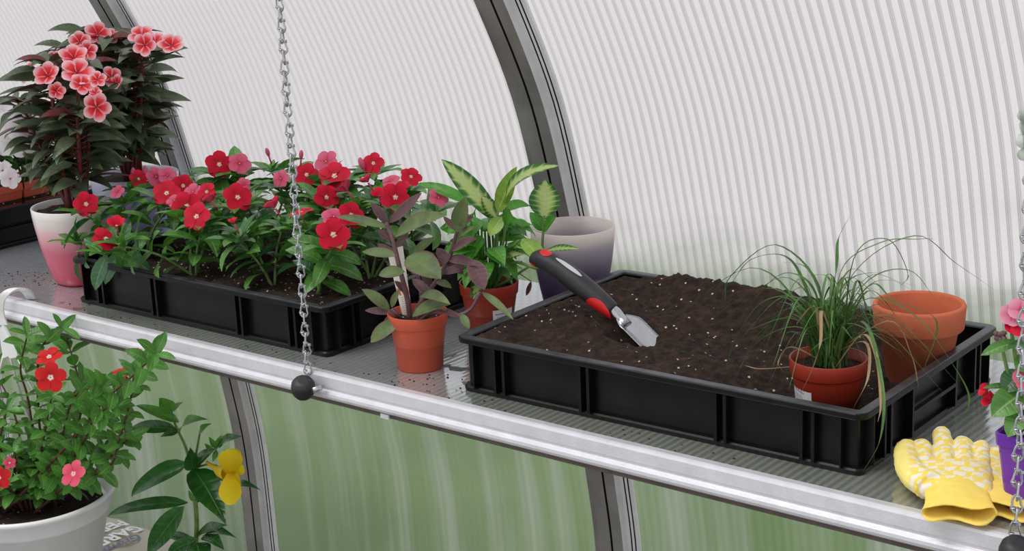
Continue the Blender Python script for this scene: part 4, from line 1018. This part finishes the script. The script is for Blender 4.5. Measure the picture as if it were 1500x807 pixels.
def glove(loc, rz, label, fingers, thumb, flip=1, tilt=0, sc=1):
    t = thing('garden_glove', label, 'glove', loc); t.rotation_euler = (tilt, 0, rz); t['_o'] = [0, 0, 0]; t.scale = (flip*sc, sc, sc)
    bm = nb()
    def cap_(pts, rad, fl=.62):
        s = spline(pts, 4); k = len(s); n = 12; rings = []
        rr_ = [rad[0]+(rad[1]-rad[0])*i/(k-1) for i in range(k)]
        s = [s[0]]+s+[s[-1]+(s[-1]-s[-2]).normalized()*rad[1]*.6, s[-1]+(s[-1]-s[-2]).normalized()*rad[1]*.92]; rr_ = [rad[0]*.3]+rr_+[rad[1]*.75, rad[1]*.25]
        for i, p in enumerate(s):
            d = s[min(i+1, len(s)-1)]-s[max(i-1, 0)]; d.z *= .3
            sd = V((d.y, -d.x, 0)); sd = sd.normalized() if sd.length > 1e-6 else V((1, 0, 0))
            rings.append([bm.verts.new(p+sd*math.cos(2*PI*j/n)*rr_[i]+V((0, 0, 1))*math.sin(2*PI*j/n)*rr_[i]*fl) for j in range(n)])
        for a, b in zip(rings, rings[1:]):
            for j in range(n): face(bm, [a[j], a[(j+1) % n], b[(j+1) % n], b[j]])
        face(bm, rings[0][::-1]); face(bm, rings[-1])
    # palm: flattened rounded slab
    secs = [(.052, .040, .011), (.062, .043, .013), (.085, .0465, .015), (.105, .047, .0155), (.120, .0455, .0135), (.130, .042, .009)]
    rings = []
    for (y, hw, hh) in secs:
        rings.append([bm.verts.new((math.copysign(abs(math.cos(2*PI*j/20))**.6, math.cos(2*PI*j/20))*hw+.004, y, .0155+math.copysign(abs(math.sin(2*PI*j/20))**.8, math.sin(2*PI*j/20))*hh)) for j in range(20)])
    for a, b in zip(rings, rings[1:]):
        for j in range(20): face(bm, [a[j], a[(j+1) % 20], b[(j+1) % 20], b[j]])
    face(bm, rings[0][::-1]); face(bm, rings[-1])
    for (x0, x1, y1_, r0, z1) in fingers: cap_([(x0, .105, .017), (x0*.5+x1*.5, (.145+y1_)/2, .020), (x1, y1_, z1)], (r0, r0*.92), .80)
    cap_([V(p) for p in thumb], (.021, .0145), .75)
    bmesh.ops.recalc_face_normals(bm, faces=bm.faces)
    o = obj('glove_body', bm, GF, t)
    rm = o.modifiers.new('join', 'REMESH'); rm.mode = 'VOXEL'; rm.voxel_size = .0018; rm.use_smooth_shade = True
    sm = o.modifiers.new('soft', 'SMOOTH'); sm.factor = .6; sm.iterations = 3
    tx = bpy.data.textures.new('crease', 'CLOUDS'); tx.noise_scale = .022
    dm = o.modifiers.new('crease', 'DISPLACE'); dm.texture = tx; dm.strength = .0045; dm.mid_level = .5; dm.texture_coords = 'LOCAL'
    bm = nb(); rings = []
    cs = [(.064, .0400, .0120, .0155), (.055, .0375, .0135, .0155), (.040, .0370, .0125, .0150), (.022, .0385, .0115, .0150), (.008, .0405, .0110, .0150), (.000, .0425, .0105, .0150), (-.002, .0420, .0098, .0150), (.001, .0400, .0075, .0150), (.02, .036, .0075, .0150), (.05, .034, .008, .0150)]
    for (y, hw, hh, zc) in cs:
        rings.append([bm.verts.new((math.cos(2*PI*j/40)*hw*(1+.006*(j % 2))+.004, y+.004*math.sin(j*.7)*(y < .02), zc+math.copysign(abs(math.sin(2*PI*j/40))**.8, math.sin(2*PI*j/40))*hh*(1+.03*(j % 2))+.002*math.sin(j*.5+y*50))) for j in range(40)])
    for a, b in zip(rings, rings[1:]):
        for j in range(40): face(bm, [a[j], a[(j+1) % 40], b[(j+1) % 40], b[j]])
    obj('cuff', bm, GK, t)
    return t
gU = glove((.7440, -.014, .0060), .47, 'upper yellow and white patterned garden glove, its cuff lying over the shelf rail',
      [(-.027, -.033, .188, .0122, .016), (-.004, -.006, .216, .0130, .022), (.019, .021, .210, .0126, .014), (.038, .043, .192, .0110, .016)], [(-.026, .065, .017), (-.046, .100, .018), (-.052, .140, .019), (-.051, .176, .018)])
gU.scale = (.90, 1.0, 1.0)
g2 = glove((.770, .034, .0005), .26, 'lower yellow and white garden glove pushed out between the other glove and the purple pot',
      [(-.024, -.026, .180, .0125, .010), (-.004, -.004, .20, .0125, .010), (.014, .014, .205, .0125, .010), (.030, .030, .190, .0115, .010)], [(-.02, .08, .012), (-.03, .10, .012), (-.035, .12, .012)], sc=.90)

# ------------------------------------------------------------------ purple pot with pink-flowered plant
c = V((.813, .108, 0)); t = thing('purple_pot_plant', 'square purple pot of pink and red flowers behind the right chain', 'potted plant', c)
bm = nb()
def sq(a, z, r=.008):
    return [bm.verts.new(c+V((x-a, y-a, z))) for x, y in [(q[0]*1, q[1]*1) for q in rr2(a, r)]]
def rr2(a, r):
    o = []
    for cx, cy, a0 in ((2*a-r, r, -90), (2*a-r, 2*a-r, 0), (r, 2*a-r, 90), (r, r, 180)):
        for k in range(4): q = math.radians(a0+30*k); o.append((cx+r*math.cos(q), cy+r*math.sin(q)))
    return o
rg = [sq(a, z) for a, z in ((.046, 0), (.0475, .002), (.0555, .078), (.0575, .079), (.0585, .092), (.057, .093), (.055, .090), (.053, .07))]
for a, b in zip(rg, rg[1:]):
    for j in range(16): face(bm, [a[j], a[(j+1) % 16], b[(j+1) % 16], b[j]], smooth=False)
face(bm, rg[0][::-1]); obj('pot', bm, PURPLE, t)
bm = nb(); box(bm, c+V((-.0525, -.0525, .07)), c+V((.0525, .0525, .082))); obj('soil', bm, SOIL, t)
st = nb(); fo = nb(); y1 = c.y
for pts in ([(1520, 625), (1495, 560), (1484, 500), (1480, 470)], [(1515, 630), (1480, 585), (1455, 580)], [(1520, 625), (1500, 540), (1498, 490)], [(1515, 630), (1490, 600), (1475, 540), (1466, 500)]): stem_px(st, pts, y1, .0026, [0]+[-.03]*(len(pts)-1))
obj('stems', st, STG, t)
px_leaves(fo, [(1492, 500, 1440, 522, 18, -.03, -.05, 0, .6), (1500, 575, 1455, 612, 42, -.03, -.06, 0, .7), (1498, 545, 1470, 575, 34, -.02, -.04, 1, .6), (1500, 600, 1478, 640, 30, -.04, -.06, 0, .8), (1490, 520, 1510, 545, 30, -.03, -.03, 0, .5), (1480, 565, 1440, 570, 9, -.03, -.05, 0, .5), (1485, 500, 1505, 520, 26, -.03, -.05, 1, .5), (1510, 590, 1540, 620, 36, -.03, -.05, 0, .5)], y1, .00078, kind='ell', seg=7, fold=.3)
for kq in range(26):
    a = R.random()*6.28; p = c+V((math.cos(a)*.02, math.sin(a)*.02, R.uniform(.10, .17))); L = R.uniform(.035, .055); o_ = V((math.cos(a)+.4, math.sin(a)+.2, .2))
    leaf(fo, p, o_, V((0, 0, 1)), L, L*.55, droop=1, fold=.3, mi=kq % 2)
obj('foliage', fo, [VL, VLD], t)
for (px, py, m_, r, kind) in ((1482, 462, PPK, .013, 0), (1495, 454, PPK, .013, 0), (1499, 478, RED, .014, 0), (1488, 476, RED, .012, 0), (1455, 588, RED, .012, 1), (1447, 574, RED, .010, 1), (1505, 555, PNK, .015, 0)):
    p = at(px, py, 1, y1-.035); n = (todir(p)+V((0, 0, .4))).normalized(); bm = nb()
    if kind: n = V((-.5, -.5, .4)).normalized()
    flower(bm, p, n, r, wid=1.1, cup=.3 if not kind else 1.2); tube(bm, [p-n*.015, p], .001, 5, mi=1); obj('flower', bm, [m_, STG], t)
bm = nb()
for kq in range(14):
    p = at(1466+R.uniform(-8, 8), 495+R.uniform(-8, 8), 1, y1-.035); blob(bm, p, R.uniform(.002, .0036), mi=0, n=6, m=4)
    tube(bm, [p, at(1474, 502, 1, y1-.03)], .0007, 4, cap=False)
obj('flower_bud_cluster', bm, STP, t)

# ------------------------------------------------------------------ hanging basket
c = V((-.922, -.030, -.335)); rB = .1455
t = thing('hanging_basket', 'white hanging basket of red vinca hooked on the shelf rail at left', 'hanging plant', c)
bm = nb()
lathe(bm, [(0, -.20), (.088, -.20), (.092, -.197), (.130, -.034), (.134, -.032), (.137, -.026), (.141, -.006), (rB, -.002), (rB+.0015, .003), (rB-.001, .007), (rB-.006, .006), (.129, -.01), (.12, -.03), (0, -.035)], c, 72)
obj('pot', bm, WHITEH, t)
bm = nb(); soil_disc(bm, c, .123, -.022, .006); obj('soil', bm, SOIL, t)
bm = nb()
hk = V((-.945, -.004, -.006))
ring = []
for k in range(15):
    a = math.radians(-120+300*k/14); ring.append(hk+V((.0, math.cos(a)*.022-.002, math.sin(a)*.026+.004)))
# flat hook band wrapped over the rail
def band(bm, pts, wv, th):
    rows = []
    for i, p in enumerate(pts):
        d = (pts[min(i+1, len(pts)-1)]-pts[max(i-1, 0)]).normalized(); wvv = V(wv[i]) if isinstance(wv, list) else V(wv); nn = d.cross(wvv).normalized()*th
        rows.append([bm.verts.new(p-wvv+nn), bm.verts.new(p+wvv+nn), bm.verts.new(p+wvv-nn), bm.verts.new(p-wvv-nn)])
    for a, b in zip(rows, rows[1:]):
        for j in range(4): face(bm, [a[j], a[(j+1) % 4], b[(j+1) % 4], b[j]], smooth=False)
    face(bm, rows[0][::-1]); face(bm, rows[-1])
hp = [V((hk.x+.016, .026, .002)), V((hk.x+.018, .018, .016)), V((hk.x+.016, .004, .024)), V((hk.x+.006, -.012, .020)), V((hk.x-.006, -.020, .004)), V((hk.x-.010, -.021, -.018)), V((hk.x-.004, -.020, -.036))]
hp = spline(hp, 4)
band(bm, hp, (.007, .004, 0), .0022)
# fan plate
pl = [V((hk.x-.004, -.020, -.034)), V((hk.x+.010, -.021, -.050)), V((hk.x+.030, -.022, -.075)), V((hk.x+.034, -.022, -.092)), V((hk.x+.024, -.022, -.088)), V((hk.x+.012, -.022, -.092)), V((hk.x+.002, -.022, -.090)), V((hk.x-.012, -.022, -.096)), V((hk.x-.014, -.022, -.070)), V((hk.x-.014, -.021, -.045))]
fr_ = [bm.verts.new(q+V((0, -.002, 0))) for q in pl]; bk = [bm.verts.new(q+V((0, .002, 0))) for q in pl]
face(bm, fr_, smooth=False); face(bm, bk[::-1], smooth=False)
for i in range(len(pl)): face(bm, [fr_[i], bk[i], bk[(i+1) % len(pl)], fr_[(i+1) % len(pl)]], smooth=False)
for sx_, a in ((.030, .5), (.007, 2.3), (-.012, -2.3)):
    e = c+V((math.cos(a)*(rB-.004), math.sin(a)*(rB-.004), .004)); s0 = V((hk.x+sx_, -.022, -.090))
    tube(bm, spline([s0, s0.lerp(e, .25)+V((0, 0, -.02)), e], 5), .0026, 6, flat=.6)
obj('hanger', bm, WHITEP, t, True)
st = nb(); fo = nb()
def sprig(base, pts, sz=.036, gap=.021):
    s = spline([V(base)]+[V(p) for p in pts], 8); k = len(s); tube(st, s, [.0026*(1-.55*i/k) for i in range(k)], 6); acc = 0; a = R.random()*3
    for i in range(3, k):
        acc += (s[i]-s[i-1]).length
        if acc > gap:
            acc = 0; a += PI/2; d = (s[i]-s[i-1]).normalized()
            vinca_leafpair(fo, s[i], d, sz, a, .6, el=.35, wr=.50)
            if R.random() < .35: vinca_leafpair(fo, s[i], d, sz*.6, a+.8, .6, el=.5, wr=.5)
    vinca_leafpair(fo, s[-1], (s[-1]-s[-2]).normalized(), sz, a, .5, npair=4, el=.6)
    return s[-1]
bp = lambda: c+V((R.uniform(-.05, .05), R.uniform(-.05, .05), -.02))
for pts in ([(110, 640), (150, 590), (195, 550), (228, 518)], [(100, 660), (120, 590), (108, 530), (98, 500)], [(150, 690), (172, 650), (190, 590), (196, 545)], [(60, 660), (70, 610), (76, 580)], [(90, 640), (110, 580), (150, 565)],
            [(30, 650), (15, 590), (-10, 540)], [(50, 640), (40, 580), (30, 540), (40, 490)], [(60, 640), (55, 560), (60, 510), (90, 480)], [(120, 650), (140, 610), (170, 590)], [(20, 660), (-15, 640), (-40, 600)], [(80, 680), (110, 690), (150, 660)],
            [(40, 700), (60, 690), (105, 700)], [(110, 700), (140, 690), (170, 660), (190, 640)], [(60, 640), (90, 600), (120, 560)], [(10, 690), (0, 650), (10, 600)]):
    dy = R.uniform(-.04, .05); sprig(bp(), [at(x, y, 1, c.y+dy*(i+1)/len(pts)) for i, (x, y) in enumerate(pts)])
for kq in range(24):
    a = R.random()*6.28; rr = R.uniform(.02, .125); hh = R.uniform(.02, .11)
    e = c+V((math.cos(a)*rr, math.sin(a)*rr, hh)); sprig(c+V((math.cos(a)*rr*.4, math.sin(a)*rr*.4, -.02)), [c+V((math.cos(a)*rr*.8, math.sin(a)*rr*.8, hh*.5)), e], .036, .014)
obj('stems', st, STB, t); obj('foliage', fo, [HL, VL], t)
for (px, py, m_, r, dy, nrm) in ((74, 553, REDH, .024, -.07, None), (72, 523, REDH, .021, -.04, (.2, -.35, .9)), (178, 549, REDH, .018, 0, (.1, -.35, .9)), (197, 516, REDH, .012, 0, (0, -.2, 1)), (108, 694, PNK2, .021, -.13, (.2, -.75, .6)), (-2, 700, REDH, .02, -.1, None), (14, 678, PNK2, .010, -.11, None)):
    p = at(px, py, 1, c.y+dy); n = V(nrm).normalized() if nrm else (todir(p)+V((0, 0, .1))).normalized()
    bm = nb(); tube(bm, [p-n*.028, p], .0011, 5, mi=1); flower(bm, p, n, r, wid=.88); obj('flower', bm, [m_, STG], t)

# ------------------------------------------------------------------ allamanda on the floor
c = V((-.76, .215, -.85)); t = thing('allamanda_pot', 'upright green shrub with one yellow trumpet flower under the shelf', 'potted plant', c)
bm = nb(); nursery_pot(bm, c, .075, .10, .19, .03); obj('pot', bm, TERRD, t)
bm = nb(); soil_disc(bm, c, .093, .165, .005); obj('soil', bm, SOIL, t)
st = nb(); y1 = c.y
s = spline([c+V((0, 0, .16)), at(288, 860, 1, y1), at(288, 760, 1, y1), at(281, 690, 1, y1), at(279, 682, 1, y1)], 6); tube(st, s, [.0052-.002*i/len(s) for i in range(len(s))], 8)
stem_px(st, [(281, 690), (272, 655), (258, 625), (250, 600)], y1, .003); stem_px(st, [(281, 688), (288, 660), (293, 632)], y1, .0026); stem_px(st, [(282, 690), (300, 672), (316, 655)], y1, .0024); stem_px(st, [(284, 686), (305, 680), (318, 682)], y1, .002, [0, -.01, -.02])
obj('stems', st, STG, t)
fo = nb(); U = (.3, -.5, .8); S = .00122
px_leaves(fo, [(258, 628, 195, 635, 24, 0, -.02, 0, .7), (262, 618, 205, 600, 20, 0, 0, 1, .5), (252, 605, 234, 584, 26, 0, 0, 1, .2), (254, 603, 272, 590, 12, 0, 0, 1, .6),
    (264, 632, 316, 625, 22, 0, -.01, 1, .9), (262, 630, 238, 640, 14, 0, -.02, 0, .6), (292, 634, 312, 622, 14, 0, 0, 1, .5), (283, 688, 278, 655, 28, 0, -.02, 0, .2), (285, 686, 318, 660, 26, 0, -.01, 0, .4),
    (316, 662, 362, 646, 24, 0, -.02, 0, .6), (275, 678, 212, 726, 34, 0, -.02, 0, .9), (284, 686, 330, 770, 48, -.01, -.04, 0, .5), (275, 736, 180, 764, 24, 0, -.03, 0, .9), (270, 742, 225, 812, 38, -.01, -.03, 0, .6),
    (288, 786, 340, 775, 24, 0, -.01, 0, .5), (300, 786, 356, 802, 20, .02, 0, 0, 1.0), (288, 790, 250, 815, 26, -.01, -.03, 0, .7), (288, 795, 300, 840, 40, -.01, -.04, 0, .7), (300, 784, 330, 810, 26, -.01, -.03, 0, .7),
    (282, 790, 236, 790, 16, .01, .02, 0, .5), (345, 708, 383, 722, 12, .03, .03, 0, .8), (310, 700, 346, 708, 10, .03, .03, 0, .3), (316, 656, 306, 640, 9, 0, 0, 1, .2), (316, 656, 326, 636, 9, 0, 0, 1, .2), (312, 662, 300, 650, 9, 0, 0, 1, .2), (318, 660, 312, 676, 9, 0, -.01, 1, .3), (320, 655, 336, 634, 12, 0, 0, 1, .2),
    (283, 734, 276, 718, 8, 0, 0, 1, .2), (284, 734, 296, 720, 10, 0, 0, 0, .2), (285, 735, 300, 725, 12, .0, .02, 0, .4)], y1, S, kind='lan', seg=9, fold=.3, wav=.05)
obj('foliage', fo, [ALL, ALY], t)
bm = nb(); fa = at(303, 677, 1, y1-.02); fb = at(322, 690, 1, y1-.03); fc = at(334, 693, 1, y1-.04)
tube(bm, spline([fa, fa.lerp(fb, .5), fb, fc], 4), [.003, .0032, .0035, .0036, .004, .0045, .006, .008, .0095, .011, .012, .0125, .013], 12, cap=False)
for (x0, y0, x1, y1_, w_, dy0, dy1, f_) in ((334, 696, 340, 655, 34, -.045, -.055, (1, -1, .1)), (336, 690, 338, 737, 32, -.045, -.06, (1, -1, -.2)), (334, 690, 357, 675, 30, -.02, -.03, (1, -1, .3)), (334, 692, 356, 712, 30, -.02, -.03, (1, -1, -.2)), (330, 690, 345, 665, 28, -.0, -.01, (-.2, 1, .4))):
    leaf2(bm, at(x0, y0, 1, c.y+dy0), at(x1, y1_, 1, c.y+dy1), w_*.00122, f_, arch=.6, kind='pet', seg=6, fold=-.25)
obj('flower', bm, YEL, t)

# ------------------------------------------------------------------ bag on the floor
c = V((-1.44, .38, -.85)); t = thing('growing_media_bag', 'printed beige and grey plastic bag lying on the floor behind the basket', 'bag', c)
m, nt, ns, ln = newmat('printed_bag_film')
o = ns.new('ShaderNodeOutputMaterial'); p_ = ns.new('ShaderNodeBsdfPrincipled'); tc = ns.new('ShaderNodeTexCoord'); sx = ns.new('ShaderNodeSeparateXYZ'); ln.new(tc.outputs['Object'], sx.inputs[0])
r = ramp(nt, [(0, s2l(176, 168, 150)), (.70, s2l(182, 176, 158)), (.90, s2l(225, 225, 222)), (.925, s2l(150, 150, 165)), (.955, s2l(205, 202, 195)), (1, s2l(200, 198, 190))], 'CONSTANT')
ln.new(mth(nt, 'ADD', mth(nt, 'MULTIPLY', sx.outputs[1], 2.6), .5), r.inputs['Fac']); ln.new(r.outputs['Color'], p_.inputs['Base Color']); p_.inputs['Roughness'].default_value = .35; ln.new(p_.outputs[0], o.inputs[0])
BW, BD = .56, .38
def bagz(u, v): return .145*(max(0, 1-(2*u/BW)**4)*max(0, 1-(2*v/BD)**6))**.33
bm = nb(); n = 30
for sgn in (1, 0):
    g = [[bm.verts.new(c+V((-BW/2+BW*i/n, -BD/2+BD*j/n, bagz(-BW/2+BW*i/n, -BD/2+BD*j/n)*sgn+.004*sgn*math.sin(i*1.3+j)))) for i in range(n+1)] for j in range(n+1)]
    for j in range(n):
        for i in range(n):
            q = [g[j][i], g[j][i+1], g[j+1][i+1], g[j+1][i]]; face(bm, q if sgn else q[::-1])
obj('bag_film', bm, m, t)
INK = simple('bag_white_print', (.86, .86, .87), rough=.4, var=.02); INK2 = simple('bag_dark_print', (.10, .12, .20), rough=.4, var=.02); INKY = simple('bag_yellow_print', s2l(215, 190, 60), rough=.4, var=.02)
def text_mesh(s_, size, cx, cy, rot, mat, name, shear=0, wid=1.0):
    cu = bpy.data.curves.new('txt', 'FONT'); cu.body = s_; cu.size = size; cu.align_x = 'LEFT'; cu.align_y = 'CENTER'; cu.offset = size*.03; cu.shear = shear; cu.extrude = 0
    ob = bpy.data.objects.new('txt', cu); C.objects.link(ob); bpy.context.view_layer.update()
    me = bpy.data.meshes.new_from_object(ob.evaluated_get(bpy.context.evaluated_depsgraph_get())); bpy.data.objects.remove(ob)
    bm = nb(); bm.from_mesh(me); bmesh.ops.subdivide_edges(bm, edges=[e for e in bm.edges if e.calc_length() > .015], cuts=2)
    Mr = Matrix.Rotation(rot, 3, 'Z')
    for v in bm.verts:
        q = Mr @ V((v.co.x*wid, v.co.y, 0)); u, vv = q.x+cx, q.y+cy
        v.co = c+V((u, vv, bagz(min(max(u, -BW/2), BW/2), min(max(vv, -BD/2), BD/2))+.0052))
    obj(name, bm, mat, t)
text_mesh('GARDEN', .052, .080, .135, -PI/2, INK, 'print_lettering', wid=.88)
text_mesh('PERLITE', .052, .026, .135, -PI/2, INK, 'print_lettering', wid=.88)
text_mesh('Grower', .036, .122, .105, -PI/2, INK2, 'print_script', shear=.4)

# ------------------------------------------------------------------ crumbs and water on the shelf
bm = nb()
for k in range(150):
    if k < 60: p = at(R.uniform(0, 100), R.uniform(398, 420), 2, 0)
    elif k < 100: p = at(R.uniform(560, 720), R.uniform(548, 575), 2, 0)
    else: p = V((R.uniform(-.9, .75), R.uniform(.02, .05), 0))
    if p.y < .02: continue
    blob(bm, p+V((0, 0, .0006)), R.uniform(.0006, .0016), (1.4, 1, .6), n=6, m=4)
tag(obj('soil_crumbs', bm, SOIL), 'scattered dark crumbs of potting soil on the shelf top', 'soil', kind='stuff')
m, nt, ns, ln = newmat('water_film'); o = ns.new('ShaderNodeOutputMaterial'); gl = ns.new('ShaderNodeBsdfGlossy'); gl.inputs['Roughness'].default_value = .03; tr = ns.new('ShaderNodeBsdfTransparent'); fz = ns.new('ShaderNodeFresnel'); fz.inputs['IOR'].default_value = 1.6
nz = ns.new('ShaderNodeTexNoise'); nz.inputs['Scale'].default_value = 60; bpn = ns.new('ShaderNodeBump'); bpn.inputs['Strength'].default_value = .4; ln.new(nz.outputs['Fac'], bpn.inputs['Height']); ln.new(bpn.outputs['Normal'], gl.inputs['Normal'])
mx = ns.new('ShaderNodeMixShader'); ln.new(fz.outputs[0], mx.inputs[0]); ln.new(tr.outputs[0], mx.inputs[1]); ln.new(gl.outputs[0], mx.inputs[2]); ln.new(mx.outputs[0], o.inputs[0])
bm = nb()
for (px, py, rr) in ((648, 505, .012), (672, 540, .016), (690, 560, .012), (660, 520, .009), (700, 572, .010), (115, 452, .010), (128, 446, .007), (90, 443, .006), (142, 458, .006), (655, 535, .007), (635, 500, .006), (285, 492, .005)):
    p = at(px, py, 2, .0004); nn = 22; a0 = R.random()*6
    vs = [bm.verts.new(p+V((math.cos(2*PI*j/nn)*rr*(1+.35*math.sin(3*2*PI*j/nn+a0)), math.sin(2*PI*j/nn)*rr*.8*(1+.35*math.cos(2*2*PI*j/nn+a0)), 0))) for j in range(nn)]
    ce = bm.verts.new(p+V((0, 0, .0008)))
    for j in range(nn): face(bm, [vs[j], vs[(j+1) % nn], ce])
tag(obj('water_drops', bm, m), 'small puddles of water on the shelf near the crates', 'water', kind='stuff')

for o in bpy.data.objects:
    if '_o' in o: del o['_o']
SC.cycles.use_denoising = True
SC.cycles.max_bounces = 10; SC.cycles.transparent_max_bounces = 16
